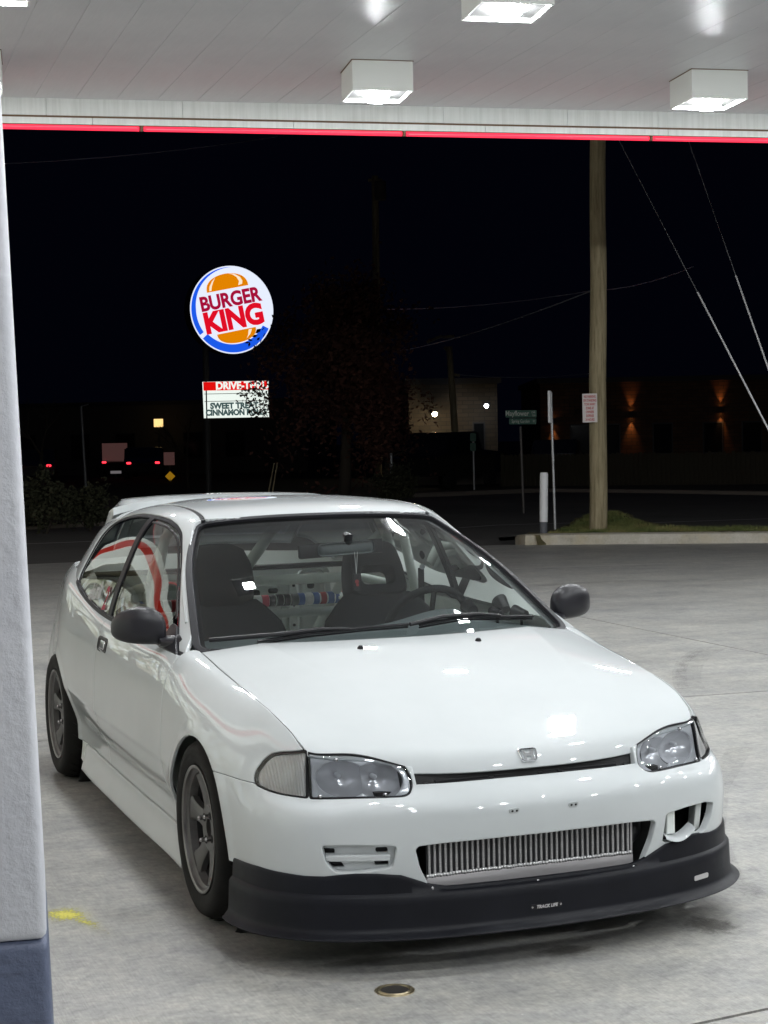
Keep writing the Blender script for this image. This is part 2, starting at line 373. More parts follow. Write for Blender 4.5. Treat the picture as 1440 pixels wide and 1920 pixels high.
def cabin_rows():
    S = [(.42,[(.762,.790),(.745,.815),(.715,.838),(.68,.855),(.64,.870),(.59,.882),(.53,.890),(.46,.895),(.28,.90),(0,.90)]),
     (.62,[(.775,.798),(.745,.840),(.705,.885),(.665,.925),(.63,.952),(.59,.972),(.545,.985),(.48,.995),(.3,1.003),(0,1.005)]),
     (.80,[(.780,.800),(.737,.870),(.686,.942),(.638,1.003),(.598,1.048),(.562,1.078),(.525,1.097),(.478,1.112),(.3,1.126),(0,1.13)]),
     (1.05,[(.782,.803),(.741,.890),(.690,.975),(.638,1.052),(.590,1.112),(.553,1.150),(.520,1.173),(.476,1.191),(.3,1.207),(0,1.212)]),
     (1.25,[(.784,.805),(.748,.897),(.702,.998),(.650,1.090),(.597,1.165),(.553,1.208),(.517,1.230),(.470,1.244),(.3,1.258),(0,1.263)]),
     (1.50,[(.786,.812),(.756,.91),(.716,1.01),(.670,1.11),(.622,1.19),(.574,1.238),(.530,1.257),(.467,1.268),(.3,1.282),(0,1.288)]),
     (1.80,[(.786,.828),(.757,.92),(.719,1.015),(.675,1.11),(.629,1.19),(.582,1.237),(.535,1.260),(.467,1.273),(.3,1.290),(0,1.297)]),
     (2.10,[(.784,.858),(.755,.94),(.719,1.02),(.678,1.10),(.632,1.17),(.590,1.213),(.540,1.242),(.467,1.259),(.3,1.280),(0,1.288)]),
     (2.40,[(.768,.905),(.742,.96),(.709,1.02),(.674,1.08),(.634,1.14),(.592,1.18),(.542,1.212),(.467,1.233),(.3,1.256),(0,1.265)]),
     (2.70,[(.722,.935),(.69,.97),(.660,1.015),(.630,1.06),(.597,1.105),(.563,1.14),(.52,1.165),(.46,1.185),(.3,1.205),(0,1.213)]),
     (3.00,[(.66,.93),(.635,.95),(.61,.97),(.58,.99),(.55,1.005),(.52,1.015),(.48,1.02),(.43,1.025),(.3,1.03),(0,1.032)])]
    return [[(x, y, z) for x, z in r] for y, r in S]
WSG = [[(0,.200,.808),(.18,.212,.808),(.36,.250,.807),(.52,.312,.806),(.63,.372,.805),(.708,.425,.803)],
       [(0,.515,.985),(.165,.524,.984),(.33,.556,.981),(.475,.610,.976),(.575,.664,.970),(.650,.712,.963)],
       [(0,.820,1.122),(.15,.828,1.121),(.30,.853,1.117),(.43,.895,1.110),(.52,.938,1.102),(.585,.978,1.093)],
       [(0,1.120,1.230),(.14,1.125,1.229),(.27,1.140,1.225),(.38,1.163,1.218),(.445,1.185,1.211),(.495,1.210,1.203)]]
# ------------------------------------------------------------------ the hatchback: body panels
CAR = empty('hatchback_car', (0,0,0), 'lowered white three-door hatchback with black front lip parked under the canopy', 'car')
P_, uq, vq = tensor(WG, 620, 96)
W0 = Pm.grid(P_, uq, vq, flip=True)
def arch_f(V): return np.hypot(V[:,1], V[:,2]-.268)-.326
def arch_r(V): return np.hypot(V[:,1]-2.585, V[:,2]-.262)-.314
# pressed lines: waist crease on the doors, rolled lips round the wheel arches
y, z = W0.V[:,1], W0.V[:,2]; side = sm((y-.30)/.12)*(1-sm((y-2.25)/.25))
d = -.007*(1-np.exp(-np.clip(.444-z, 0, 1)/.018))*side*(z < .444)*sm((z-.25)/.06)
for a in (arch_f(W0.V), arch_r(W0.V)):
    d += .006*(1-sm(a/.055))*(z > .22)
W0.V = W0.V + W0.N*d[:,None]
_g = W0.V.reshape(620, 96, 3); W0.N = -np.cross(np.gradient(_g, axis=0), np.gradient(_g, axis=1)).reshape(-1,3); W0.N /= np.linalg.norm(W0.N, axis=1, keepdims=True)
CORNER = rpoly([(.922,.528),(.925,.553),(.900,.590),(.874,.608),(.833,.617),(.706,.630),(.694,.492),(.784,.498),(.844,.504),(.905,.513)], .012)
HEAD = rpoly([(.700,.66),(.43,.66),(.408,.598),(.392,.575),(.381,.548),(.381,.520),(.396,.502),(.416,.497),(.538,.495),(.631,.492),(.6945,.491)], .008)
INTAKE = rpoly([(-.5,.369),(.10,.369),(.30,.367),(.384,.362),(.391,.350),(.378,.297),(.357,.252),(.34,.205),(-.5,.205)], .012)
FOG = rpoly([(.657,.371),(.56,.373),(.44,.366),(.452,.300),(.56,.287),(.618,.288),(.645,.320)], .014)
FOGO = rpoly([(.430,.374),(.52,.382),(.612,.383),(.668,.372),(.655,.330),(.620,.285),(.50,.280),(.418,.284)], .012)
lampq = [(0,.237),(.14,.236),(.30,.236),(.345,.245),(.37,.256),(.39,.264),(.43,.279),(.50,.286),(.56,.288),(.60,.285),(.645,.279),(.70,.278),(.75,.281),(.85,.286),(.95,.282),(1.2,.276)]
LT = lambda q: np.interp(q, [a for a, b in lampq], [b for a, b in lampq])      # top edge of the black lip
BELT = lambda yy: np.interp(yy, [.40,.8,1.25,1.66,1.87,2.093,2.294,2.36], [.797,.806,.815,.828,.845,.868,.903,.925])
def mn(*a):
    r = a[0]
    for b in a[1:]: r = np.minimum(r, b)
    return r
def W_(m, *fs):
    for f in fs: m = m.clip(f(m))
    return m
Y = lambda m: m.V[:,1]; Z = lambda m: m.V[:,2]; X = lambda m: m.V[:,0]; QU = lambda m: m.Q[:,0]
qz = lambda m: np.stack([m.Q[:,0], m.V[:,2]], 1)
def both(fn, *a):
    for s in (1, -1): fn(s, *a)
def put(m, s, name, mt, parent=None, **k): return (m if s > 0 else m.mirror()).obj(name, mt, CAR if parent is None else parent, **k)
G2 = .0022
# bumper skin: the two halves differ (one fog opening is blanked off, the other is open), joined at the middle
fb = W_(W0, lambda m: mn(1.17-QU(m), .0-Y(m)), lambda m: np.where(QU(m) < .378, .5245-Z(m), np.where(QU(m) > .68, .5165-Z(m), .1)), lambda m: -sdf(qz(m), CORNER)-.001, lambda m: -sdf(qz(m), HEAD)-.001,
        lambda m: Z(m)-LT(QU(m))+.014, lambda m: arch_f(m.V)-.001, lambda m: -sdf(qz(m), INTAKE))
hl = W_(fb, lambda m: -sdf(qz(m), FOGO)); hr = W_(fb, lambda m: -sdf(qz(m), FOG)).mirror()
n0 = len(hl.V); V = np.concatenate([hl.V, hr.V]); F = hl.F + [tuple(i+n0 for i in f) for f in hr.F]
# weld the middle
key = {}; mp = list(range(len(V)))
for i, v in enumerate(V):
    if abs(v[0]) < 1e-6:
        k = (round(v[1], 5), round(v[2], 5)); mp[i] = key.setdefault(k, i)
bumper = Pm(V, np.concatenate([hl.N, hr.N]), np.concatenate([hl.Q, hr.Q]), [tuple(mp[i] for i in f) for f in F]).compact().obj('front_bumper', 'paint', CAR, hem=.022)
# fenders, doors, quarter panels, side skirts
fe = W_(W0, lambda m: mn(QU(m)-.706, .438-Y(m), Y(m)+.70), lambda m: np.where(Y(m) < 0, Z(m)-.5205, Z(m)-.222), lambda m: -sdf(qz(m), CORNER)-.001, lambda m: arch_f(m.V), lambda m: m.Q[:,1]-.0035)
do = W_(W0, lambda m: mn(Y(m)-.443, 1.5975-Y(m)), lambda m: mn(Z(m)-.222, BELT(Y(m))-Z(m)), lambda m: arch_f(m.V))
qp = W_(W0, lambda m: mn(Y(m)-1.6025, 3.20-Y(m)), lambda m: mn(Z(m)-.222, np.where(Y(m) < 2.36, BELT(Y(m))-Z(m), .965-Z(m))), lambda m: arch_r(m.V))
tl = W_(W0, lambda m: Y(m)-3.205)
sk = W_(W0, lambda m: mn(Y(m)-.255, 2.17-Y(m), .2175-Z(m)), lambda m: arch_f(m.V)-.01, lambda m: mn(arch_r(m.V)-.012, 2.13-Y(m)))
sk = sk.offset(.006 + .012*sm((.205-sk.V[:,2])/.10))
li = W_(W0, lambda m: mn(QU(m)-.2, 3.3-Y(m)), lambda m: arch_f(m.V)-.004, lambda m: arch_r(m.V)-.004, lambda m: -sdf(qz(m), INTAKE)-.02, lambda m: -sdf(qz(m), FOGO)-.02, lambda m: -sdf(qz(m), FOG)-.02, lambda m: np.where(QU(m) < .98, np.where(QU(m) < .70, .50, .47)-Z(m), 1.0)).offset(-.013)
DOORS = {}
for s in (1, -1):
    put(fe, s, 'fender', 'paint'); DOORS[s] = put(do, s, 'door', 'paint'); put(qp, s, 'quarter_panel', 'paint'); put(sk, s, 'side_skirt', 'paint', hem=.03)
    put(W_(li, lambda m: .50-Y(m)), s, 'inner_shell', 'black_gap', hem=0); put(W_(li, lambda m: mn(Y(m)-.50, 1.56-Y(m))), s, 'inner_panel', 'white_inner', hem=0); put(W_(li, lambda m: mn(Y(m)-1.56, 1.645-Y(m))), s, 'inner_shell', 'black_gap', hem=0); put(W_(li, lambda m: Y(m)-1.645), s, 'inner_panel', 'white_inner', hem=0); put(tl, s, 'tail_panel', 'paint')  # liner coloured black behind the door gaps to stand in for their shade
    # wheel-house liners
    for cy, cz, R in ((0, .268, .328), (2.585, .262, .316)):
        b = B(); b.lathe([(R-.002, .770), (R+.008, .755), (R+.012, .50), (R+.012, .48), (.02, .478)], (0, cy, cz), (s, 0, 0), 48); o = b.out('wheel_housing', 'black_gap', CAR, True)
# black strips that put the shade of the shut lines into colour
def seam(s, *fs): put(W_(W0, *fs).offset(-.0022), s, 'shut_line_shade', 'black_gap', hem=0)
for s in (1, -1):
    seam(s, lambda m: mn(.0075-abs(Y(m)-.4405), Z(m)-.225, BELT(Y(m))-.002-Z(m)), lambda m: arch_f(m.V)-.003)
    seam(s, lambda m: mn(.0075-abs(Y(m)-1.600), Z(m)-.225, BELT(Y(m))-.002-Z(m)))
    seam(s, lambda m: mn(.007-abs(Z(m)-.5185), QU(m)-.93, .0-Y(m)), lambda m: arch_f(m.V)-.004)
    seam(s, lambda m: mn(.006-abs(Z(m)-.2197), Y(m)-.30, 2.10-Y(m)), lambda m: arch_f(m.V)-.012, lambda m: arch_r(m.V)-.012)
    seam(s, lambda m: mn(.012-m.Q[:,1], QU(m)-.706, .405-Y(m)))
# fog blank on the car's right: recessed floor with slots
ff = W_(W0, lambda m: sdf(qz(m), FOG)+.004).offset(-.024)
SL = [[(.660,.358),(.620,.358),(.620,.339),(.656,.338)],[(.505,.359),(.466,.359),(.464,.340),(.503,.340)],[(.650,.320),(.602,.320),(.588,.299),(.628,.298)],[(.508,.322),(.464,.322),(.462,.303),(.505,.302)]]
fl = ff
for p in SL: fl = fl.clip(-sdf(qz(fl), p))
blank = put(fl, -1, 'fog_cover', 'paint', parent=bumper, hem=.012)
put(W_(ff, lambda m: sdf(qz(m), FOG)+.01).offset(-.012), -1, 'fog_slot', 'black_gap', parent=blank, hem=0)
for zz, w in ((.3325, .0045), (.3245, .0030)):
    br = W_(W0, lambda m: mn(sdf(qz(m), FOG)-.004, w-abs(Z(m)-zz), QU(m)-.462)).offset(-.006)
    if br.F: put(br, -1, 'slat', 'paint', parent=blank, hem=.013)
# ---- front lip with splitter
qs = np.linspace(0, 1.003, 150); jz = np.array([np.interp(.27, P_[i,::-1,2], np.arange(96)[::-1]) for i in range(620)])
def wpt(q, zz):
    i = np.interp(q, uq, np.arange(620)); i0 = int(min(i, 618)); t = i-i0; out = []
    for k in (i0, i0+1):
        j = np.interp(zz, P_[k,::-1,2], np.arange(96)[::-1]); j0 = int(min(j, 94)); f = j-j0; out.append(P_[k,j0]*(1-f)+P_[k,j0+1]*f)
    return out[0]*(1-t)+out[1]*t
base = np.array([wpt(q, .27) for q in qs]); tng = np.gradient(base, axis=0); nrm = np.stack([-tng[:,1]*-1, -tng[:,0], 0*tng[:,0]], 1); nrm /= np.linalg.norm(nrm, axis=1, keepdims=True)
nrm[0] = (0,-1,0)
rows = []
for k, q in enumerate(qs):
    zt = float(LT(q)); zc = .222; e = float(sm((q-.25)/.5)); fl_ = 1.0 - .08*e - .20*float(sm((q-.93)/.13))
    top = np.array([*wpt(q, zt)[:2], zt]) - np.array([*base[k][:2], zt])
    td = float(top @ nrm[k])
    prof = [(td-.006, zt+.001),(td+.004, zt-.001),(td+.0065, zt-.006),(td+.007, zt-.016 if zt > .25 else zt-.008),(.011, zc+.006),(.017, zc+.001),(.022, zc-.006),(.0235, .195),(.025, .160),(.0265, .134),(.029, .126),(.036, .119),
            (.050*fl_, .1125),(.057*fl_, .1095),(.060*fl_, .1065),(.058*fl_, .1035),(.030, .102),(-.06, .102)]
    rows.append([(*(base[k][:2]+nrm[k][:2]*dd), zz) for dd, zz in prof])
rows = np.array(rows); full = np.concatenate([(rows*np.array([-1,1,1]))[:0:-1], rows]); b = B(); b.grid(full)
b.bm.verts.ensure_lookup_table()
npf = rows.shape[1]; nn = len(full)
for st in (0, nn-1): b.bm.faces.new([b.bm.verts[st*npf+j] for j in range(npf)])
lip = b.out('front_lip', 'lip_plastic', CAR, True)
# ---- bonnet
def hood_edge_x(yy): return np.interp(yy, [-.58,-.564,-.522,-.425,-.252,-.047,.2,.42], [.650,.652,.664,.678,.690,.697,.702,.704])
_ez = ([-.75,-.62,-.575,-.522,-.425,-.252,-.047,.2,.41], [.590,.606,.624,.656,.690,.724,.751,.782,.812])
_cz = ([-.75,-.70,-.63,-.575,-.52,-.4,-.25,-.1,.05,.13,.24,.42], [.592,.602,.623,.645,.668,.706,.752,.786,.812,.825,.839,.852])
_ey = np.linspace(-.75, .42, 300)
def _smooth(x, y, q):
    f = np.interp(np.linspace(x[0], x[-1], 600), x, y); k = np.ones(61)/61; f = np.convolve(np.pad(f, 30, 'edge'), k, 'valid'); f = np.convolve(np.pad(f, 30, 'edge'), k, 'valid'); return np.interp(q, np.linspace(x[0], x[-1], 600), f)
def hood_z(x, yy):
    s = np.abs(x)/.70; zc = _smooth(*_cz, yy); ze = _smooth(*_ez, yy); sc = np.interp(yy, [-.6,.3], [.47,.72])
    xe = hood_edge_x(yy)/.70; t = s/xe; sc = sc/xe
    inner = .17*(t/sc)**2; outer = .17 + .83*(np.clip(t-sc, 0, 9)/np.maximum(1-sc, .05))**1.08
    g = np.where(t < sc, inner, outer)
    zz = zc + (ze-zc)*g
    yb = -.7235 + .30*np.abs(x)**2.2; df = np.clip(yy-yb, 0, 1)
    return zz - (.053+.14*np.minimum(np.abs(x),.42)**2)*np.exp(-df/.0195)
NX, NY = 241, 190
sx = np.linspace(-1, 1, NX); tt = np.linspace(0, 1, NY)**1.35
HP = np.zeros((NX, NY, 3))
for i, sv in enumerate(sx):
    x0 = sv*.704; yb = -.7235 + .30*abs(x0)**2.2; yr = .245 + .165*sv*sv; yy = yb + (yr-yb)*tt
    xx = sv*np.maximum(hood_edge_x(yy), .65); HP[i] = np.stack([xx, yy, hood_z(xx, yy)], 1)
H0 = Pm.grid(HP)
LAMPCUT = rpoly([(.372,-.80),(.372,-.700),(.386,-.682),(.408,-.666),(.447,-.652),(.497,-.634),(.582,-.606),(.652,-.5765),(.80,-.50),(.80,-.80)], .006)
def lampcut(m): return -sdf(np.stack([np.abs(m.V[:,0]), m.V[:,1]], 1), LAMPCUT)
hood = W_(H0, lampcut, lambda m: hood_edge_x(Y(m))-.0035-np.abs(X(m))).obj('bonnet', 'paint', CAR, hem=.016)
hs = W_(H0, lampcut, lambda m: mn(hood_edge_x(Y(m))-.0004-np.abs(X(m)), np.abs(X(m))-hood_edge_x(Y(m))+.012, Y(m)+.572)).offset(-.0025); hs.obj('bonnet_gap_shade', 'black_gap', CAR, hem=0)  # black strip painting the shade in the gap beside the bonnet
for s in (1, -1):
    b = B(); c = Vector((s*.219, .132, float(hood_z(np.array([.219]), np.array([.132]))[0]))); b.lathe([(.0001,.012),(.006,.011),(.010,.006),(.012,.0)], c-Vector((0,0,.001)), (0,-.2,1), 16); b.box(c+Vector((-.004,-.014,.003)), c+Vector((.004,-.004,.010)), .002); b.out('washer_nozzle', 'black_trim', hood, True)
# bonnet emblem: rounded frame with an upright H
ec = Vector((0, -.709, float(hood_z(np.array([0.]), np.array([-.709]))[0])+.003)); en = Vector((0,-.80,.60)).normalized(); eu = Vector((0,.60,.80)).normalized(); ex = Vector((1,0,0))
def efn(u, v, dd): return ec + ex*u + eu*v + en*dd
b = B(); fr = rpoly([(-.026,-.022),(.026,-.022),(.033,.022),(-.033,.022)], .012, 6); inn = [(u*.80, v*.80) for u, v in fr]; nn = len(fr)
A = [[b.bm.verts.new(efn(u, v, dd)) for u, v in pl] for pl, dd in ((fr, -.004), (fr, .003), ([(u*.93, v*.93) for u, v in fr], .0055), (inn, .004), (inn, -.004))]
for R1, R2 in zip(A, A[1:]):
    for k in range(nn): b.bm.faces.new((R1[k], R1[(k+1) % nn], R2[(k+1) % nn], R2[k]))
for s in (1, -1):
    b.prism([(s*.009,-.019),(s*.017,-.019),(s*.0145,0),(s*.022,.019),(s*.012,.019),(s*.0075,.0)], efn, -.003, .004)
b.prism([(-.009,-.004),(.009,-.004),(.008,.005),(-.008,.005)], efn, -.003, .0035)
b.out('emblem', 'chrome', hood, True)
# ---- grille slot behind the bonnet lip
sl = W_(W0, lambda m: mn(.42-QU(m), Z(m)-.495)).offset(-.020)
for s in (1, -1): put(sl, s, 'grille_slot', 'black_gap', hem=0)
b = B()
for x0, x1 in ((-.30,-.13),(-.11,.03),(.05,.09),(.12,.30)): b.box((x0,-.705,.523),(x1,-.690,.5305),.002)
for x0 in (-.33,-.12,.04,.105,.33): b.box((x0-.008,-.712,.521),(x0+.008,-.700,.527),.002)
b.out('latch_panel', 'black_trim', CAR)
# ---- head lamps and corner lamps
hd = W_(W0, lambda m: sdf(qz(m), HEAD)-.0015, lambda m: .700-QU(m)); ln = W_(W0, lambda m: sdf(qz(m), HEAD)-.0065, lambda m: mn(.6955-QU(m), m.Q[:,1]-.012))
co = W_(W0, lambda m: sdf(qz(m), CORNER)-.004, lambda m: QU(m)-.708)
for s in (1, -1):
    t = put(hd.offset(-.070), s, 'headlight', 'black_gap', hem=0)
    # housing wall from the opening back into the car
    put(W_(hd, lambda m: .0055-mn(sdf(qz(m), HEAD), .700-QU(m), m.Q[:,1]+.002)).offset(-.004), s, 'bezel', 'black_trim', parent=t, hem=.055)
    cx = [(.590,.549,.085,.050),(.484,.545,.078,.048)]
    el = lambda m, c_: 1-np.sqrt(((m.Q[:,0]-c_[0])/c_[2])**2+((m.V[:,2]-c_[1])/c_[3])**2)
    sur = W_(ln, lambda m: -el(m, cx[0])*.05, lambda m: -el(m, cx[1])*.05)
    put(sur.offset(-.012), s, 'reflector', 'reflector', parent=t, hem=.02)
    for n_, c_ in enumerate(cx):
        bw = W_(ln, lambda m: el(m, c_)*.05, *([lambda m: QU(m)-.535] if n_ == 0 else [lambda m: .535-QU(m)]))
        put(bw.offset(-.014-.050*np.clip(1-(1-el(bw, c_))**2, 0, 1)**.8), s, 'reflector_bowl', 'chrome_soft', parent=t, hem=0)
        p = wpt(c_[0], c_[1]); b = B(); b.lathe([(.0001,0),(.005,.001),(.0075,.006),(.0075,.03)], Vector((s*p[0], p[1]+.026, p[2])), (0,1,0), 12); b.out('bulb', 'reflector', t, True)
    put(ln.offset(.0015), s, 'lens', 'lamp_lens', parent=t, hem=.006)
    # clips that hold the lens
    for qc, zc in ((.60,.600),(.66,.499),(.47,.503)):
        p = wpt(qc, zc); b = B(); b.lathe([(.0001,.004),(.005,.003),(.006,-.006)], Vector((s*p[0], p[1]-.001, p[2])), (0,-1,.2), 10); b.out('clip', 'lug', t, True)
    t = put(W_(W0, lambda m: sdf(qz(m), CORNER), lambda m: QU(m)-.700).offset(-.014), s, 'corner_lamp', 'corner_reflector', hem=0)
    put(W_(W0, lambda m: sdf(qz(m), CORNER)-.0005, lambda m: .005-mn(sdf(qz(m), CORNER), QU(m)-.700)).offset(-.005), s, 'seal', 'black_trim', parent=t, hem=.02)
    put(co.offset(.0008), s, 'lens', 'corner_lens', parent=t, hem=.006)
    st_ = W_(W0, lambda m: mn(QU(m)-.7005, .7075-QU(m), Z(m)-.498, .616-Z(m))).offset(.002); put(st_, s, 'divider', 'mirror_plastic', parent=t, hem=.01)
# ---- intercooler behind the intake
IC = empty('intercooler'); IC.parent = CAR
Y0 = -.735
b = B(); b.box((-.345, Y0, .262), (.328, Y0+.06, .385)); b.out('core', 'core_dark', IC)
x = -.340; k = 0; me = None
while x < .326:
    bb = B(); bb.box((x, Y0-.006, .262), (x+.0068, Y0+.02, .385), .0012, seg=1); bb.out('tube', 'alu_fin', IC); x += .0172
b = B(); b.box((-.350, Y0-.010, .215), (.332, Y0+.06, .258), .004)
b.out('bottom_bar', 'alu', IC, True)
b = B(); random.seed(3); x = -.345
while x < .327:
    b.lathe([(.0001,.005),(.004,.0042),(.006,.0015),(.0066,-.002)], (x, Y0-.008, .262+random.uniform(-.0012,.0012)), (random.uniform(-.2,.2),-1,.4), 8); x += random.uniform(.0075,.0105)
b.out('weld_bead', 'weld', IC, True)
b = B(); b.tube([(.33,-.70,.30),(.350,-.70,.315),(.357,-.69,.34),(.352,-.65,.36),(.352,-.55,.37)], .030, 14); b.out('charge_pipe', 'black_trim', CAR, True)
b = B(); b.box((.322,-.733,.23),(.337,-.69,.375),.003); b.out('side_tank', 'alu', IC)
b = B(); b.box((-.47,-.66,.13),(.47,-.60,.50)); b.box((-.70,-.55,.12),(.70,-.50,.50)); b.out('radiator_panel', 'black_gap', CAR)
# open fog hole on the car's left: brake duct plate and white inner bits
b = B(); b.box((.455,-.735,.30),(.485,-.715,.375),.004); b.out('bumper_bracket', 'white_inner', CAR); b = B(); b.box((.60,-.66,.285),(.622,-.62,.38),.004, rot=Matrix.Rotation(.12,4,'Y'), org=(.6,-.64,.33)); b.out('bumper_bracket', 'white_inner', CAR)
lob = [(.432+.0095*i, .300-.020*math.sin(math.pi*i/12)+.0012*i) for i in range(13)]
b = B(); b.grid([[(xx, -.772+.4*(xx-.43)**1.4+dy, zz-.004+dz) for xx, zz in lob] for dy, dz in ((0,0),(.004,.007),(.016,.012),(.045,.015))]); b.out('duct_scoop', 'paint', CAR, True)
# plate brackets on the bumper
for xx in (.096, -.096):
    p = wpt(abs(xx), .443); c = Vector((xx, p[1]-.004, p[2])); b = B(); sgn = 1
    pl = rpoly([(-.015,-.0085),(.015,-.0085),(.015,.0085),(-.015,.0085)], .0084, 6); b.prism(pl, lambda u, v, dd: c+Vector((u, dd-v*.35, v)), .004, -.001); br = b.out('plate_bracket', 'paint', bumper, True)
    for sx_ in (-.007, .007):
        b = B(); b.lathe([(.0001,.0015),(.0035,.001),(.0036,-.002)], c+Vector((sx_, -.0012, 0)), (0,-1,-.3), 10); b.out('bolt_hole', 'black_gap', br, True)
# lip badge, marker slot
def lip_pt(q, zz, s=1):
    i = np.interp(q, qs, np.arange(len(qs))); i0 = int(min(i, len(qs)-2)); t = i-i0; A2 = rows[i0]*(1-t)+rows[i0+1]*t
    j = np.interp(-zz, -A2[6:12,2], np.arange(6)); j0 = int(min(j, 4)); f = j-j0; p = A2[6+j0]*(1-f)+A2[7+j0]*f; n = nrm[i0]; return Vector((s*p[0], p[1], p[2])), Vector((s*n[0], n[1], 0))
c, n = lip_pt(.0, .157); pl = [(-.050,-.0075),(.050,-.0075),(.050,.0075),(-.050,.0075)]
b = B(); b.prism(rpoly(pl, .003), lambda u, v, dd: c+Vector((u-.004, -dd-.002+.004*abs(u/.05)**2, v)), 0, .0015); bd = b.out('badge', 'black_trim', lip)
tm = text_mesh('TRACK LIFE', .0125, .0006, .25, .0006, spacing=1.05)
for v in tm.vertices: u, w = v.co.x, v.co.y; v.co = c+Vector((u-.004, -.0042+.004*abs(u/.05)**2-v.co.z, w))
link('lettering', tm, 'alu', bd)
for sx_ in (-.050, .042):
    b = B(); b.lathe([(.0001,.003),(.003,.0025),(.004,0)], c+Vector((sx_,-.002+.003,0)), (0,-1,0), 12); b.out('screw', 'lug', bd, True)
c, n = lip_pt(.565, .158); tv = Vector((-n.y, n.x, 0)); b = B(); b.prism(rpoly([(-.035,-.0075),(.035,-.0075),(.035,.0075),(-.035,.0075)], .006), lambda u, v, dd: c+tv*u+Vector((0,0,v))+n*dd, -.003, .0015); b.out('marker_slot', 'alu', lip)
for xx in (-.345, -.02, .31):
    p = wpt(abs(xx), float(LT(abs(xx)))); b = B(); b.lathe([(.0001,.003),(.004,.002),(.005,-.002)], (xx, p[1]-.007, p[2]-.009), (0,-1,.3), 10); b.out('screw', 'lug', lip, True)
# ------------------------------------------------------------------ the hatchback: greenhouse
from mathutils.kdtree import KDTree
WSX = [r + [tuple(np.array(r[-1])*1.42 - np.array(r[-2])*.42)] for r in WSG]
lo = [tuple(np.array(a)*1.06-np.array(c)*.06) for a, c in zip(WSX[0], WSX[1])]; hi = [tuple(np.array(a)*1.10-np.array(c)*.10) for a, c in zip(WSX[-1], WSX[-2])]
half = np.array([lo]+WSX+[hi]); fullw = np.concatenate([(half*np.array([-1,1,1]))[:, :0:-1], half], 1)
WP, wu, wv = tensor(fullw, 150, 220)
WS = Pm.grid(WP, wu, wv, flip=True)                      # normals point forward and up
if WS.N[:,1].mean() > 0: WS = WS.flip()
_U = np.concatenate([[0], np.cumsum(np.linalg.norm(np.diff(fullw, axis=0), axis=2).mean(1))]); _V = np.concatenate([[0], np.cumsum(np.linalg.norm(np.diff(fullw, axis=1), axis=2).mean(0))])
u0, u1, v0, v1 = _U[1], _U[-2], _V[1], _V[-2]; UVP = rpoly([(u0,v0),(u1,v0),(u1,v1),(u0,v1)], .055, 8)
wd = lambda m: sdf(m.Q, UVP)
kd = KDTree(len(WS.V))
for i, v in enumerate(WS.V): kd.insert(v, i)
kd.balance()
WSD = wd(WS)
def behind(m):
    out = np.empty(len(m.V))
    for k, p in enumerate(m.V):
        if p[1] > 1.5: out[k] = .2; continue
        co, i, dd = kd.find(p); out[k] = -float((p-WS.V[i])@WS.N[i]) + (.015+.022*float(sm((p[2]-1.08)/.08)))*float(sm(-WSD[i]/.022))
    return out
CP, cu, cv = tensor(cabin_rows(), 330, 150)
C0 = Pm.grid(CP, cu, cv)
if C0.N[:,2].mean() < 0: C0 = C0.flip()
WIN = rpoly([(.455,.790),(.632,.868),(.766,.938),(.932,1.029),(1.093,1.127),(1.186,1.182),(1.272,1.211),(1.378,1.231),(1.5,1.240),(1.66,1.2425),(1.823,1.240),(1.99,1.229),(2.16,1.210),(2.275,1.184),(2.330,1.139),(2.352,1.073),(2.36,.997),(2.347,.925),(2.294,.903),(2.093,.868),(1.87,.845),(1.66,.828),(1.25,.815),(.8,.806)], .03, 4)
yz = lambda m: m.V[:,1:]
xd = lambda yy: np.interp(yy, [1.0,1.15,1.25,1.5,2.1,2.7], [.484,.482,.472,.467,.467,.46])
Cb = C0.clip(behind(C0)-.001)
shell = W_(Cb, lambda m: -sdf(yz(m), WIN), lambda m: X(m)-xd(Y(m))-.010, lambda m: 2.93-Y(m), lambda m: np.where(Y(m) < 2.36, Z(m)-BELT(Y(m))+.004, Z(m)-.93), lambda m: Z(m)-.79, lambda m: mn(X(m)-.36, 5+Z(m)))
ditch = W_(Cb, lambda m: mn(X(m)-xd(Y(m))+.012, xd(Y(m))+.012-X(m), 2.50-Y(m))).offset(-.004)
rf = W_(Cb, lambda m: mn(xd(Y(m))-.010-X(m), 2.505-Y(m), Z(m)-1.19))
ht = W_(Cb, lambda m: mn(xd(Y(m))-.004-X(m), Y(m)-2.510))
HG = lambda m: sdf(np.stack([m.V[:,0], m.V[:,1]], 1), [(-1,2.58),(.40,2.58),(.42,2.66),(.40,2.93),(-1,2.93)])
def joined(m, name, mt, **k):
    a, c = m, m.mirror(); n0 = len(a.V); V = np.concatenate([a.V, c.V]); F = a.F+[tuple(i+n0 for i in f) for f in c.F]; key = {}; mp = list(range(len(V)))
    for i, v in enumerate(V):
        if abs(v[0]) < 1e-6: mp[i] = key.setdefault((round(v[1], 5), round(v[2], 5)), i)
    return Pm(V, np.concatenate([a.N, c.N]), np.concatenate([a.Q, c.Q]), [tuple(mp[i] for i in f) for f in F]).compact().obj(name, mt, CAR, **k)
roof = joined(rf, 'roof', 'paint', hem=.012)
hatch = joined(W_(ht, lambda m: -HG(m)), 'hatch', 'paint', hem=.012)
joined(W_(ht, lambda m: HG(m)+.01).offset(-.004), 'rear_window', 'rear_glass', hem=0)
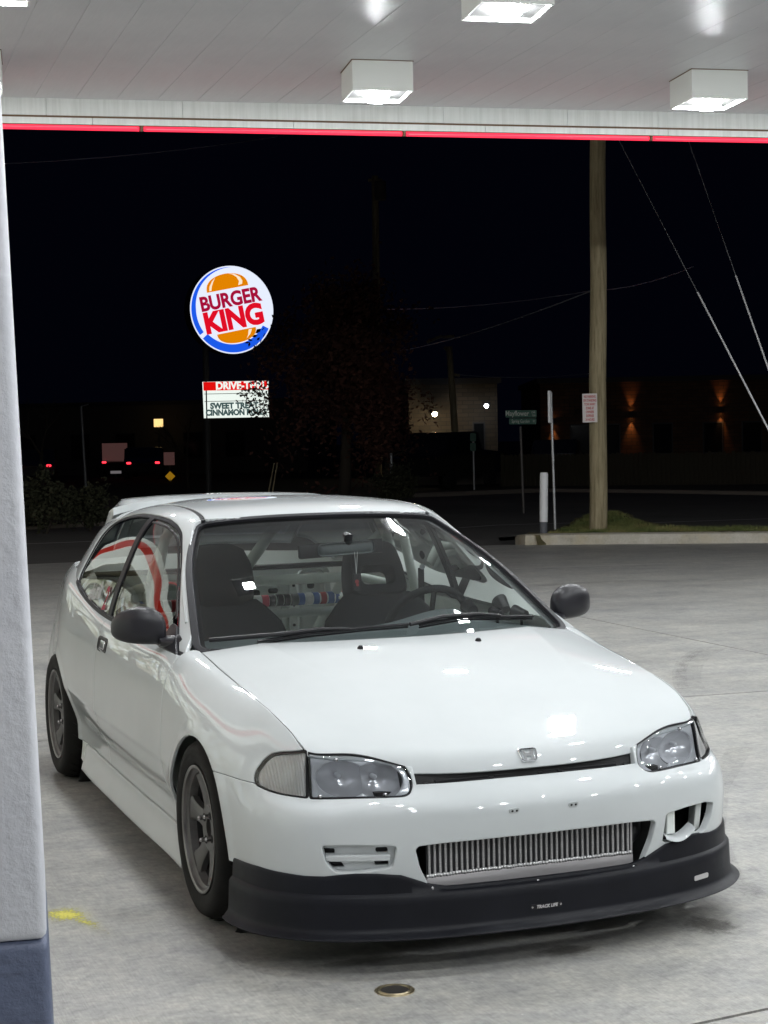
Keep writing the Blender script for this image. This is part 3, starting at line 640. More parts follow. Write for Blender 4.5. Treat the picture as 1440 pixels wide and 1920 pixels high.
for s in (1, -1):
    put(shell, s, 'cabin_side', 'paint', hem=.016)
    put(ditch, s, 'roof_moulding', 'rubber_trim', hem=.004)
    wn_ = W_(C0, lambda m: sdf(yz(m), WIN))
    gl = lambda m: mn(Y(m)-.56-.0*Z(m), 1.555-Y(m))
    door_frame = W_(wn_, lambda m: np.maximum(.011-sdf(yz(m), WIN), np.maximum(.030-abs(Y(m)-1.588), mn(.66-Y(m)-(Z(m)-.80)*.2, .95-Z(m)))))
    put(door_frame.offset(-.0045), s, 'window_trim', 'rubber_trim', hem=.012)
    inner = W_(wn_, lambda m: mn(sdf(yz(m), WIN)-.007))
    put(W_(inner, lambda m: mn(1.575-Y(m))).offset(-.009), s, 'door_window', 'side_glass', hem=0)
    put(W_(inner, lambda m: mn(Y(m)-1.600)).offset(-.007), s, 'quarter_window', 'side_glass', hem=0)
    # rolled frame line inside the door glass
    put(W_(wn_, lambda m: mn(1.545-Y(m), sdf(yz(m), WIN)-.020, .0265-sdf(yz(m), WIN), Z(m)-.90)).offset(-.0065), s, 'glass_run', 'black_trim', hem=.004)
    put(W_(C0, lambda m: mn(Y(m)-.45, 2.36-Y(m), Z(m)-BELT(Y(m))+.012, BELT(Y(m))+.008-Z(m))).offset(.0015), s, 'belt_moulding', 'rubber_trim', hem=.006)
# windscreen, its frame and moulding
put(W_(WS, lambda m: wd(m)+.004), 1, 'windscreen', 'windscreen', hem=0)
put(W_(WS, lambda m: .012-wd(m), lambda m: wd(m)+.050, lambda m: np.where(Z(m) < .90, .69-np.abs(X(m)), 1)).offset(-.005), 1, 'windscreen_frame', 'paint', hem=.02)
put(W_(WS, lambda m: .008-wd(m), lambda m: wd(m)+.015, lambda m: Z(m)-.80).offset(.011), 1, 'windscreen_moulding', 'rubber_trim', hem=.016)
put(W_(WS, lambda m: wd(m)-.004, lambda m: .022-wd(m)).offset(-.0015), 1, 'frit_band', 'black_trim', hem=0)
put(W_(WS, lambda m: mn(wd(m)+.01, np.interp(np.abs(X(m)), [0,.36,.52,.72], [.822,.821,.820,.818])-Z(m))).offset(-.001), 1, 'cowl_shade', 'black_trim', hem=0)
# cowl panel in front of the screen
cw = []
for xx in np.linspace(-.70, .70, 40):
    sv = xx/.704; yr = .235+.165*sv*sv; zz = float(hood_z(np.array([xx]), np.array([yr]))[0]); cw.append([(xx, yr, zz-.022), (xx, yr+.03, zz-.016), (xx, yr+.06, zz-.014), (xx, yr+.08, zz-.016)])
b = B(); b.grid(cw); b.out('cowl', 'black_trim', CAR, True)
# wipers: arm, blade
def ws_at(x, z, off=.0):
    m = np.abs(WS.V[:,0]-x)*1.0 + np.abs(WS.V[:,2]-z); i = int(m.argmin()); return Vector(WS.V[i]) + Vector(WS.N[i])*off
def wiper(px_list, ends):
    w = empty('wiper'); w.parent = CAR
    pts = [ws_at(*p) for p in px_list]
    b = B(); b.tube(pts, [.008,.008,.007,.005][:len(pts)], 8); b.out('wiper_arm', 'black_trim', w, True)
    e = [ws_at(*p) for p in ends]; b = B(); b.tube(e, .006, 6); b.tube([p+Vector((0,.004,-.010)) for p in e], .0035, 6); b.out('wiper_blade', 'black_trim', w, True)
wiper([(-.66,.822,.030),(-.45,.838,.034),(-.30,.850,.030),(-.20,.854,.025)], [(-.52,.826,.02),(-.35,.844,.02),(-.15,.858,.02),(.02,.862,.02)])
wiper([(.02,.852,.030),(.15,.866,.034),(.30,.868,.030),(.40,.862,.025)], [(.06,.858,.02),(.25,.868,.02),(.45,.858,.02),(.56,.848,.02)])
# roof spoiler on the hatch edge
sp = []
for xx in np.linspace(-.56, .56, 41):
    a = abs(xx)/.56; dz = -.10*sm((a-.86)/.14); yb = 2.47+.02*a*a; zt = float(np.interp(abs(xx), [0,.3,.467,.56], [1.272,1.268,1.258,1.236]))
    sp.append([(xx, yb, zt-.030), (xx, yb, zt+.004), (xx, yb+.09, zt+.016+dz*.3), (xx, yb+.20, zt+.018+dz), (xx, yb+.235, zt+.008+dz), (xx, yb+.22, zt-.012+dz), (xx, yb+.10, zt-.026+dz*.5), (xx, yb, zt-.030)])
b = B(); b.grid(sp); b.bm.verts.ensure_lookup_table()
for st in (0, 40): b.bm.faces.new([b.bm.verts[st*8+j] for j in range(7)])
b.out('roof_spoiler', 'paint', CAR, True)
# door mirrors
def mirror(s):
    m = empty('door_mirror'); m.parent = CAR; secs = []
    # x, y-centre, z-centre, half depth, half height
    for xx, yc, zc, hy, hz in ((.768,.655,.868,.020,.020),(.773,.655,.870,.036,.042),(.788,.655,.876,.048,.059),(.82,.657,.885,.056,.068),(.865,.664,.888,.057,.068),(.902,.676,.886,.052,.061),(.931,.690,.882,.042,.048),(.947,.702,.878,.028,.032),(.953,.707,.876,.012,.014)):
        row = []
        for k in range(28):
            a = 2*math.pi*k/28; ca, sa = math.cos(a), math.sin(a); e = .75; row.append((s*xx, yc+hy*math.copysign(abs(ca)**e, ca)*(1.0 if ca < 0 else .75), zc+hz*math.copysign(abs(sa)**e, sa)))
        secs.append(row)
    b = B(); vs = [[b.bm.verts.new(p) for p in r] for r in secs]
    for A, C2 in zip(vs, vs[1:]):
        for k in range(28): b.bm.faces.new((A[k], A[(k+1) % 28], C2[(k+1) % 28], C2[k]))
    b.bm.faces.new(vs[0]); b.bm.faces.new(vs[-1]); b.out('mirror_housing', 'mirror_plastic', m, True, sub=1)
    b = B(); a0 = [(.800,.650,.832,.050,.018),(.778,.640,.826,.055,.022),(.757,.62,.822,.060,.028),(.735,.60,.822,.070,.034)]; vs = []
    for xx, yc, zc, hy, hz in a0: vs.append([b.bm.verts.new((s*xx, yc+hy*math.cos(2*math.pi*k/16), zc+hz*math.sin(2*math.pi*k/16))) for k in range(16)])
    for A, C2 in zip(vs, vs[1:]):
        for k in range(16): b.bm.faces.new((A[k], A[(k+1) % 16], C2[(k+1) % 16], C2[k]))
    b.bm.faces.new(vs[0]); b.bm.faces.new(vs[-1]); b.out('mirror_arm', 'mirror_plastic', m, True)
    # triangular sail plate in the window corner
    sail = W_(C0, lambda mm: sdf(yz(mm), rpoly([(.440,.775),(.52,.770),(.69,.795),(.70,.880),(.645,.872)], .02))).offset(.012); put(sail, s, 'mirror_foot', 'mirror_plastic', parent=m, hem=.02)
    b = B(); b.box((.80 if s > 0 else -.925, .698, .84), (.925 if s > 0 else -.80, .704, .925), .012); b.out('mirror_glass', 'chrome', m)
both(mirror)
# door handles: recessed cup with a flap
for s in (1, -1):
    cup = lambda m, r=0: sdf(yz(m), rpoly([(1.405,.757),(1.585,.757),(1.585,.700),(1.405,.700)], .026, 6))-r
    h = put(W_(W0, lambda m: mn(cup(m), .008-cup(m))).offset(.0025), s, 'door_handle', 'black_trim', parent=DOORS[s], hem=.008)
    # third level is the limit: flap and cup live on the door too
    put(W_(W0, lambda m: cup(m, .007)).offset(.0006), s, 'handle_cup', 'black_gap', parent=DOORS[s], hem=0)
    put(W_(W0, lambda m: mn(cup(m, .012), 1.525-Y(m), Y(m)-1.45)).offset(.004), s, 'handle_flap', 'chrome', parent=DOORS[s], hem=.006)
# ------------------------------------------------------------------ wheels
def wheel(s, yc, zc):
    w = empty('wheel'); w.parent = CAR; xo = .832
    O = (0, yc, zc); ax = (s, 0, 0); R = .293
    b = B(); tw = .205; x1 = xo-.002; prof = [(.196,x1-.012),(.203,x1-.004),(.214,x1+.004),(.235,x1+.011),(.255,x1+.011),(.270,x1+.004),(.279,x1-.010),(.2865,x1-.026),(.2915,x1-.045)]
    for g0 in (.062, .094, .126): prof += [(.293,x1-g0+.012),(.293,x1-g0+.0035),(.287,x1-g0+.003),(.287,x1-g0-.003),(.293,x1-g0-.0035)]
    prof += [(.2925,x1-.150),(.286,x1-.175),(.270,x1-.196),(.235,x1-.200),(.196,x1-.188)]
    b.lathe(prof, O, ax, 96, close=False); t = b.out('tyre', 'tyre_rubber', w, True)
    # diagonal tread cuts
    b = B(); axv = Vector(ax)
    for k in range(34):
        a = 2*math.pi*k/34; pts = []
        for i in range(6):
            f = i/5; aa = a + .16*f; h = x1-.020-.068*f; rr = .2885+.0053*min(1, f*2.2); e1 = Vector((0, math.cos(aa), math.sin(aa))); pts.append(Vector(O)+axv*h+e1*rr)
        b.tube(pts, [.0012,.0022,.0026,.0026,.0022,.0012], 4)
    b.out('tread_cut', 'black_gap', w)
    # rim
    b = B(); b.lathe([(.1985,xo-.010),(.204,xo-.001),(.2045,xo+.0035),(.200,xo+.0045),(.1945,xo+.001),(.192,xo-.008)], O, ax, 72); b.out('rim_lip', 'rim_lip', w, True)
    b = B(); b.lathe([(.192,xo-.008),(.189,xo-.012),(.182,xo-.016),(.180,xo-.022),(.178,xo-.030),(.175,xo-.040)], O, ax, 72); b.out('rim_barrel', 'rim_metal', w, True)
    b = B(); b.lathe([(.176,xo-.039),(.166,xo-.075),(.166,xo-.19)], O, ax, 48); b.out('inner_barrel', 'black_gap', w, True)  # deep barrel coloured black as painted shade between the spokes
    b = B()
    for k in range(6):
        a = 2*math.pi*(k+.18)/6; rows_ = []
        for rr, hw, dp, th in ((.040,.040,.034,.030),(.066,.034,.034,.030),(.085,.030,.0325,.030),(.115,.0275,.029,.028),(.140,.030,.025,.026),(.160,.036,.021,.026),(.177,.046,.0185,.026)):
            e1 = Vector((0, math.cos(a), math.sin(a))); e2 = Vector((0, -math.sin(a), math.cos(a))); h = xo-dp; cc = Vector(O)+e1*rr; av = Vector(ax)
            rows_.append([cc+e2*(-hw)+av*(h-th), cc+e2*(-hw)+av*(h-.006), cc+e2*(-hw*.72)+av*h, cc+e2*(hw*.72)+av*h, cc+e2*hw+av*(h-.006), cc+e2*hw+av*(h-th)])
        bb = B(); bb.grid(rows_); bb.out('spoke', 'spoke_metal', w, True)
    b.bm.free()
    b = B(); b.lathe([(.030,xo-.060),(.030,xo-.034),(.033,xo-.034),(.060,xo-.0315),(.073,xo-.0325),(.078,xo-.038),(.078,xo-.06)], O, ax, 48); b.out('hub', 'spoke_metal', w, True)
    b = B(); b.lathe([(.0001,xo-.045),(.022,xo-.046),(.031,xo-.050)], O, ax, 32); b.out('centre_bore', 'black_gap', w, True)
    for k in range(4):
        a = 2*math.pi*(k+.35)/4; c = Vector(O)+Vector((0, math.cos(a), math.sin(a)))*.050
        b = B(); b.lathe([(.013,xo-.0315),(.0135,xo-.030)], c, ax, 16); b.lathe([(.0001,xo-.0305),(.0128,xo-.0305)], c, ax, 16); b.out('lug_seat', 'black_gap', w)
        b = B(); b.lathe([(.0001,xo-.010),(.006,xo-.010),(.0085,xo-.014),(.0088,xo-.036)], c, ax, 6); b.out('lug_nut', 'lug', w)
    b = B(); b.lathe([(.06,xo-.105),(.128,xo-.105),(.130,xo-.108),(.130,xo-.125),(.06,xo-.125)], O, ax, 48); b.out('brake_disc', 'disc', w, True)
    b = B(); b.box((s*(xo-.15)-.03, yc-.155, zc-.02), (s*(xo-.15)+.045, yc-.09, zc+.09), .012, rot=Matrix.Rotation(.3, 4, 'X'), org=O); b.box((s*(xo-.09)-.012, yc-.02, zc-.168), (s*(xo-.09)+.012, yc+.05, zc-.15), .004); b.out('brake_caliper', 'caliper_red', w)
    b = B(); e1 = Vector((0, -.35, -.93)).normalized(); b.tube([Vector(O)+e1*.172+Vector(ax)*(xo-.048), Vector(O)+e1*.160+Vector(ax)*(xo-.020)], .004, 8); b.out('valve_stem', 'caliper_red', w)
    b = B(); b.lathe([(.168,xo-.19),(.01,xo-.19)], O, ax, 32); b.out('rim_back', 'black_gap', w)
for s in (1, -1):
    wheel(s, 0.0, .293); wheel(s, 2.57, .293)
# ------------------------------------------------------------------ the hatchback: interior
def Vv_(*a): return Vector(a)
b = B(); b.box((-.70,-.45,.14),(.70,2.9,.18)); b.out('floor_pan', 'white_inner', CAR)
# dashboard: swept profile, hump over the instruments
ds = []
for xx in np.linspace(-.66, .66, 45):
    hp = .055*math.exp(-((xx-.36)/.19)**2); edge = .06*(abs(xx)/.66)**4
    y0_ = .285+.165*(xx/.704)**2; ds.append([(xx,y0_,.800),(xx,.52,.822-edge*.2),(xx,.66,.822+hp*.6-edge*.3),(xx,.76,.820+hp-edge*.4),(xx,.82,.800+hp-edge*.4),(xx,.845,.76+hp*.6),(xx,.82,.64),(xx,.80,.45),(xx,.75,.30)])
b = B(); b.grid(ds); b.out('dashboard', 'dash', CAR, True)
# steering wheel
sw = empty('steering_wheel'); sw.parent = CAR; n = Vector((0,.86,.5)).normalized(); c = Vector((.355,.93,.80)); a = Vector((1,0,0)); bb_ = n.cross(a)
pts = [c+(a*math.cos(t)+bb_*math.sin(t))*.168 for t in np.linspace(0, 2*math.pi, 49)]
b = B(); b.tube(pts, .0155, 12, caps=False); b.out('steering_rim', 'seat_cloth', sw, True)
b = B(); b.lathe([(.0001,.015),(.05,.012),(.06,0),(.06,-.05)], c-n*.03, n, 24)
for t in (0, math.pi, -math.pi/2): b.tube([c-n*.03, c+(a*math.cos(t)+bb_*math.sin(t))*.16], .011, 8)
b.out('steering_hub', 'black_trim', sw, True)
# seats
def seat(x0, y0, tilt, hole):
    s = empty('seat'); s.parent = CAR; ca, sa = math.cos(tilt), math.sin(tilt)
    def bp(u, v, w): return Vector((x0+u, y0+v*sa-w*ca, .345+v*ca+w*sa))      # u across, v up the back, w forward
    secs = [(0,.25,.06,.10),(.12,.255,.07,.10),(.28,.262,.075,.09),(.40,.262,.07,.08),(.48,.235,.06,.07),(.54,.185,.055,.05),(.575,.15,.05,.03)]
    G_ = []
    for v, hw, dp, bol in secs:
        row = []
        for k in range(33):
            t = 2*math.pi*k/32; cu_ = math.cos(t); su = math.sin(t); u = hw*math.copysign(abs(cu_)**.6, cu_); w = dp*math.copysign(abs(su)**.7, su)
            if w > 0: w += bol*.5*(abs(u)/hw)**3 - .01
            row.append(bp(u, v, w))
        G_.append(row)
    b = B(); b.grid(G_); b.bm.verts.ensure_lookup_table(); b.bm.faces.new([b.bm.verts[(len(secs)-1)*33+k] for k in range(32)]); b.out('backrest', 'seat_cloth', s, True)
    # head rest, a ring when it has an opening
    if hole:
        P2 = lambda u, v, dd: bp(u, v, dd); outer = rpoly([(-.135,.56),(.135,.56),(.125,.70),(.095,.80),(-.095,.80),(-.125,.70)], .05, 6); inner = rpoly([(-.068,.612),(.068,.612),(.068,.682),(-.068,.682)], .028, 6)
        inner = [inner[int(k*len(inner)/len(outer))] for k in range(len(outer))]; no = len(outer)
        # match ring order by angle
        ang = lambda p: math.atan2(p[1]-.655, p[0]); outer = sorted(outer, key=ang); inner = sorted(rpoly([(-.068,.612),(.068,.612),(.068,.682),(-.068,.682)], .028, 9), key=ang); inner = inner[:no] if len(inner) >= no else inner
        no = min(len(outer), len(inner)); outer = outer[:no] if len(outer) == no else [outer[int(k*len(outer)/no)] for k in range(no)]
        b = B(); R_ = [[b.bm.verts.new(P2(u, v, dd)) for u, v in pl] for pl, dd in ((outer,-.045),(outer,.03),([(u*.9, .655+(v-.655)*.9) for u, v in outer],.055),([(u*1.12, .647+(v-.647)*1.2) for u, v in inner],.055),(inner,.035),(inner,-.04),(outer,-.045))]
        for A, C2 in zip(R_, R_[1:]):
            for k in range(no): b.bm.faces.new((A[k], A[(k+1) % no], C2[(k+1) % no], C2[k]))
        b.out('headrest', 'seat_cloth', s, True)
    else:
        G_ = []
        for v, hw, dp in ((.55,.10,.04),(.58,.135,.06),(.65,.145,.07),(.72,.14,.07),(.78,.115,.06),(.805,.07,.04),(.81,.02,.01)):
            G_.append([bp(hw*math.copysign(abs(math.cos(2*math.pi*k/24))**.6, math.cos(2*math.pi*k/24)), v, dp*math.sin(2*math.pi*k/24)+.01) for k in range(25)])
        b = B(); b.grid(G_); b.out('headrest', 'seat_cloth', s, True)
    b = B(); b.box((x0-.25, y0-.50, .28), (x0+.25, y0-.02, .42), .05, seg=4); b.out('cushion', 'seat_cloth', s, True)
    return s
seat(.305, 1.16, .36, True); seat(-.395, 1.10, .30, False)
# roll cage
cg = empty('roll_cage'); cg.parent = CAR
def bar(name, pts, r=.021, m='cage'):
    b = B(); b.tube(pts, r, 14); return b.out(name, m, cg, True)
HY = 1.62
bar('hoop', [(-.62,HY,.25),(-.60,HY,.80),(-.53,HY,1.14),(-.46,HY,1.215),(-.36,HY,1.235),(.36,HY,1.235),(.46,HY,1.215),(.53,HY,1.14),(.60,HY,.80),(.62,HY,.25)])
bar('diagonal_bar', [(-.02,HY-.02,1.22),(-.30,HY-.02,.86),(-.56,HY-.02,.52)], .024)
bar('harness_bar', [(-.60,HY,.80),(.60,HY,.80)], .019)
for s in (1, -1): bar('rear_stay', [(s*.50,HY,1.19),(s*.47,2.1,.98),(s*.44,2.55,.62)])
bar('cross_bar', [(-.50,2.12,.90),(.50,2.12,.90)], .024)
for s in (1, -1):
    for yy in (2.12,): bar('strut', [(s*.50,2.12,.90),(s*.66,2.12,.86)], .02)
b = B(); b.tube([(.375,HY-.13,1.215),(.42,HY-.11,1.10),(.47,HY-.09,.94),(.51,HY-.07,.80)], .023, 14); b.out('side_bar', 'cage', cg, True)
for f, m in ((.14,'purple_tape'),(.22,'white_sticker')):
    p0, p1 = Vector((.375,HY-.13,1.215)), Vector((.42,HY-.11,1.10)); b = B(); b.tube([p0.lerp(p1, f*2), p0.lerp(p1, f*2+.24)], .0238, 14); b.out('tape', m, cg, True)
# rear inner panels: hatch frame, quarter trim left bare and white
b = B()
def plate(poly, y0, th=.02): b.prism(poly, lambda u, v, dd: Vector((u, y0+dd, v)), 0, th)
random.seed(5)
hp_ = empty('hatch_inner'); hp_.parent = CAR
def ring_plate(name, outer, inner, y0, m='white_inner', lean=.0):
    n = 40; b = B(); cx = (outer[0]+outer[2])/2; cz = (outer[1]+outer[3])/2
    def rr(x0, z0, x1, z1, r): return [(p[0], p[1]) for p in rpoly([(x0,z0),(x1,z0),(x1,z1),(x0,z1)], r, 10)]
    o = rr(*outer, .06); i = rr(*inner, .05); R_ = [[b.bm.verts.new((u, y0+dd+lean*(v-.6), v)) for u, v in pl] for pl, dd in ((o,.03),(o,0),(i,.0),(i,.03))]
    for A, C2 in zip(R_, R_[1:]):
        for k in range(40): b.bm.faces.new((A[k], A[(k+1) % 40], C2[(k+1) % 40], C2[k]))
    return b.out(name, m, hp_, True)
ring_plate('hatch_frame', (-.62,.42,.62,.90), (.16,.50,.40,.85), 2.855)
ring_plate('pressed_rim', (.175,.515,.385,.835), (.195,.535,.365,.815), 2.878)
b = B(); b.box((-.60,2.895,.42),(.60,2.91,.90)); b.out('hatch_skin', 'white_inner', hp_)
b = B(); b.box((.44,2.825,.44),(.58,2.852,.885), .03, seg=4); b.out('hatch_brace', 'white_inner', hp_, True)
for x0, z0, w, h in ((-.10,.74,.05,.07),(.06,.72,.05,.05),(.09,.56,.04,.03),(.215,.755,.04,.035),(.30,.77,.05,.025),(.21,.60,.10,.035),(.32,.565,.03,.02),(.485,.79,.035,.055),(.50,.66,.03,.03),(.475,.52,.05,.03),(.415,.70,.014,.014),(.415,.60,.014,.014),(.415,.80,.014,.014),(.145,.66,.014,.014)):
    bq = B(); bq.prism(rpoly([(x0,z0),(x0+w,z0),(x0+w,z0+h),(x0,z0+h)], .014, 4), lambda u, v, dd: Vector((u, (2.886 if .18 < x0 < .38 else 2.819 if x0 > .45 else 2.850)+dd, v)), 0, .008); bq.out('access_hole', 'black_gap', hp_)
bq = B(); bq.box((.22,2.880,.545),(.34,2.888,.585), .004); bq.out('number_plate_lamp', 'rear_glass', hp_)
bq = B(); bq.box((-.64,2.55,.915),(.64,2.60,.94), .01); bq.out('parcel_rail', 'black_trim', hp_)
bq = B(); bq.tube([(-.62,2.30,.79),(-.2,2.31,.79),(.2,2.31,.79),(.64,2.30,.79)], .026, 12); o = bq.out('strut_bar', 'white_inner', hp_, True)
cols = ['red_sticker','seat_cloth','white_sticker','black_trim','pink_sticker','blue_sticker','dash','red_sticker']
for k in range(30):
    x0 = -.49+.036*k; bq = B(); bq.tube([(x0,2.306,.79),(x0+.026+.008*random.random(),2.307,.79)], .0285, 12); bq.out('sticker', random.choice(cols), hp_, True)
for s in (1, -1):
    bq = B(); bq.grid([[(s*(.70-.02*abs(zz-.6)), yy, zz) for zz in np.linspace(.25,.84,8)] for yy in np.linspace(.55,2.8,12)]); bq.out('door_card', 'white_inner', CAR, True)
bq = B(); bq.grid([[(xx, yy, float(np.interp(yy,[1.2,1.5,1.8,2.1,2.45],[1.222,1.250,1.258,1.248,1.222]))-.03*(xx/.5)**2) for xx in np.linspace(-.5,.5,12)] for yy in np.linspace(1.2,2.45,12)]); bq.out('roof_lining', 'white_inner', CAR, True)
bq = B(); bq.box((-.62,1.95,.30),(.62,2.80,.34)); bq.out('boot_floor', 'white_inner', CAR)
# rear-view mirror with wide clip-on glass
rm = empty('rear_view_mirror'); rm.parent = CAR
b = B(); b.box((-.178,.905,1.085),(.168,.93,1.140), .008, rot=Matrix.Rotation(-.04,4,'Y'), org=(0,.92,1.11)); b.out('mirror_body', 'black_trim', rm, True)
b = B(); b.box((-.105,.893,1.090),(.125,.907,1.138), .018, seg=4, rot=Matrix.Rotation(-.04,4,'Y'), org=(0,.92,1.11)); b.out('mirror_back', 'dash', rm, True)
b = B(); b.tube([(0.02,.91,1.125),(.022,.90,1.16),(.02,.93,1.165)], [.016,.018,.012], 12); b.out('mirror_stem', 'black_trim', rm, True)
# gauges on the dash and pillar
def pod(p, d, r=.028, face='dash'):
    g = empty('gauge'); g.parent = CAR; b = B(); d = Vector(d).normalized(); p = Vector(p); b.lathe([(.0001,-.05),(r*.7,-.05),(r*.85,-.02),(r,0),(r,.008),(r*.85,.008),(r*.84,.002)], p, d, 24); b.out('pod', 'black_trim', g, True)
    b = B(); b.lathe([(.0001,.003),(r*.85,.003)], p, d, 24); b.out('dial', face, g); b = B(); b.tube([p-d*.03, p-d*.03+Vector((0,.0,-.05))], .006, 8); b.out('stalk', 'black_trim', g, True)
pod((.530,.62,.905),(-.1,.75,.6),.030); pod((.415,.66,.885),(.0,.95,.2),.030); pod((.585,.60,.862),(-.45,.8,.2),.028); pod((.500,.62,.868),(-.2,.9,.1),.018)
# belts behind the driver
b = B(); b.grid([[(.545+dx,1.45,zz) for dx in (-.014,.014)] for zz in np.linspace(.72,.98,6)]); b.out('seat_belt', 'seat_cloth', CAR)
b = B(); b.lathe([(.0001,.006),(.012,.006),(.012,0)], (.545,1.44,.985), (0,-1,0), 12); b.out('belt_anchor', 'chrome', CAR, True)
# window stickers
def decal(name, s, y0, z0, txt, size, m, off):
    tm = text_mesh(txt, size, size*.03, 0, .0003, spacing=.9)
    nb = C0.V[(abs(C0.V[:,1]-y0) < .2) & (abs(C0.V[:,2]-z0) < .08)]; cf = np.linalg.lstsq(np.stack([nb[:,1]**0, nb[:,1], nb[:,2]], 1), nb[:,0], rcond=None)[0]
    for v in tm.vertices:
        yy = y0 - v.co.x; zz = z0 + v.co.y + .12*v.co.x; v.co = Vector((s*(cf[0]+cf[1]*yy+cf[2]*zz+off), yy, zz))
    tm.flip_normals() if s > 0 else None
    return link(name, tm, m, CAR)
decal('window_decal', -1, 1.93, .905, 'skunk', .10, 'white_sticker', -.002)
decal('window_decal', -1, 1.715, .890, '2', .13, 'pink_sticker', -.002)
# ------------------------------------------------------------------ things inside the car
ch = empty('hanging_charm', (.045,.885,.98), 'small red and black charm hanging on a cord from the rear-view mirror', 'charm')
b = B(); b.tube([(.040,.888,1.10),(.043,.886,1.05),(.045,.885,1.015)], .0012, 5); b.tube([(.052,.888,1.10),(.048,.886,1.05),(.045,.885,1.015)], .0012, 5); b.out('cord', 'white_sticker', ch)
b = B(); b.box((.031,.881,.950),(.059,.889,1.015), .003); tg = b.out('tag', 'black_trim', ch)
b = B(); b.lathe([(.0001,.001),(.008,.001)], (.045,.8805,.985), (0,-1,0), 12); b.lathe([(.0001,.001),(.006,.001)], (.047,.8805,.972), (0,-1,0), 12); b.out('red_print', 'red_sticker', tg)
# ------------------------------------------------------------------ site materials
def _conc(nt, b):
    big = noise(nt, .45, 5, .6); med = noise(nt, 3.0, 7, .65); fine = noise(nt, 34, 9, .78); mid = noise(nt, 11, 8, .7); br = noise(nt, 22, 4, .6, stretch=(14,.5,1,.62))
    streak = noise(nt, 2.2, 6, .65, stretch=(.35,1.6,1,-.16))
    c = ramp(nt, big, [(.30, (.335,.335,.33)), (.50, (.385,.38,.36)), (.72, (.435,.425,.39))])
    c = mixc(nt, .55, c, ramp(nt, med, [(.28, (.26,.265,.275)), (.52, (.385,.378,.36)), (.75, (.48,.465,.43))]), 'MIX')
    c = mixc(nt, .30, c, ramp(nt, streak, [(.34, (.50,.52,.58)), (.60, (1.1,1.1,1.08))]), 'MULTIPLY')
    c = mixc(nt, .5, c, ramp(nt, mid, [(.34, (.62,.63,.66)), (.5, (1,1,1)), (.66, (1.25,1.23,1.16))]), 'MULTIPLY')
    c = mixc(nt, .8, c, ramp(nt, fine, [(.3, (.55,.55,.56)), (.7, (1.3,1.3,1.27))]), 'MULTIPLY')
    c = mixc(nt, .5, c, ramp(nt, br, [(.36, (.66,.66,.67)), (.62, (1.12,1.12,1.12))]), 'MULTIPLY')
    # oil and tyre stains
    st = noise(nt, 1.1, 7, .7, dist=1.2); c = mixc(nt, ramp(nt, st, [(.60, (0,0,0)), (.76, (.45,.45,.45))]), c, (.24,.22,.20))
    sp = nd(nt, 'ShaderNodeTexVoronoi'); sp.inputs['Scale'].default_value = 7.0; tc = nd(nt, 'ShaderNodeTexCoord'); nt.links.new(tc.outputs['Object'], sp.inputs['Vector'])
    c = mixc(nt, ramp(nt, sp.outputs['Distance'], [(.012, (.8,.8,.8)), (.03, (0,0,0))]), c, (.62,.60,.56))
    nt.links.new(c, b.inputs['Base Color'])
    r = ramp(nt, noise(nt, 1.3, 6, .65), [(.3, (.36,)*3), (.7, (.62,)*3)]); nt.links.new(r, b.inputs['Roughness'])
    h = mth(nt, 'ADD', mth(nt, 'MULTIPLY', br, .8), mth(nt, 'MULTIPLY', fine, .7)); bump(nt, b, h, .22, .006)
mat('concrete', (.33,.325,.31), .5, nodes=_conc)
def _asph(nt, b):
    f = noise(nt, 120, 3, .8); big = noise(nt, .5, 5); c = ramp(nt, f, [(.3, (.075,.075,.077)), (.7, (.19,.185,.175))]); c = mixc(nt, .6, c, ramp(nt, big, [(.3, (.6,.6,.6)), (.7, (1.2,1.18,1.15))]), 'MULTIPLY')
    nt.links.new(c, b.inputs['Base Color']); bump(nt, b, f, .4, .01)
mat('asphalt', (.05,.05,.05), .8, nodes=_asph)
def _kerb(nt, b):
    c = ramp(nt, noise(nt, 4, 7, .7), [(.28, (.30,.27,.21)), (.45, (.48,.45,.38)), (.7, (.60,.57,.51))]); c = mixc(nt, .5, c, ramp(nt, noise(nt, 40, 5), [(.3, (.75,.73,.7)), (.7, (1.1,1.1,1.08))]), 'MULTIPLY')
    y = ramp(nt, noise(nt, 1.5, 6, .7), [(.50, (0,0,0)), (.66, (.4,.4,.4))]); c = mixc(nt, y, c, (.46,.37,.18)); nt.links.new(c, b.inputs['Base Color']); bump(nt, b, noise(nt, 60, 5), .4, .01)
mat('kerb_concrete', (.4,.37,.3), .75, nodes=_kerb)
def _soil(nt, b):
    c = ramp(nt, noise(nt, 9, 7, .7), [(.3, (.05,.045,.02)), (.7, (.12,.10,.045))]); nt.links.new(c, b.inputs['Base Color'])
mat('soil', (.08,.07,.03), .95, nodes=_soil)
def _grass(nt, b):
    oi = nd(nt, 'ShaderNodeNewGeometry'); n = noise(nt, 2.5, 4); c = ramp(nt, n, [(.3, (.08,.12,.03)), (.5, (.15,.17,.05)), (.72, (.30,.25,.10))]); nt.links.new(c, b.inputs['Base Color'])
mat('grass_blade', (.08,.12,.03), .7, nodes=_grass)
def _soff(nt, b):
    c = ramp(nt, noise(nt, .9, 5), [(.3, (.62,.63,.66)), (.7, (.70,.705,.73))]); c = mixc(nt, .25, c, ramp(nt, noise(nt, 14, 5, stretch=(6,.3,1)), [(.3, (.82,.82,.82)), (.7, (1.05,1.05,1.05))]), 'MULTIPLY'); nt.links.new(c, b.inputs['Base Color'])
    w = noise(nt, 3, 3, stretch=(3,.4,1)); bump(nt, b, w, .08, .02)
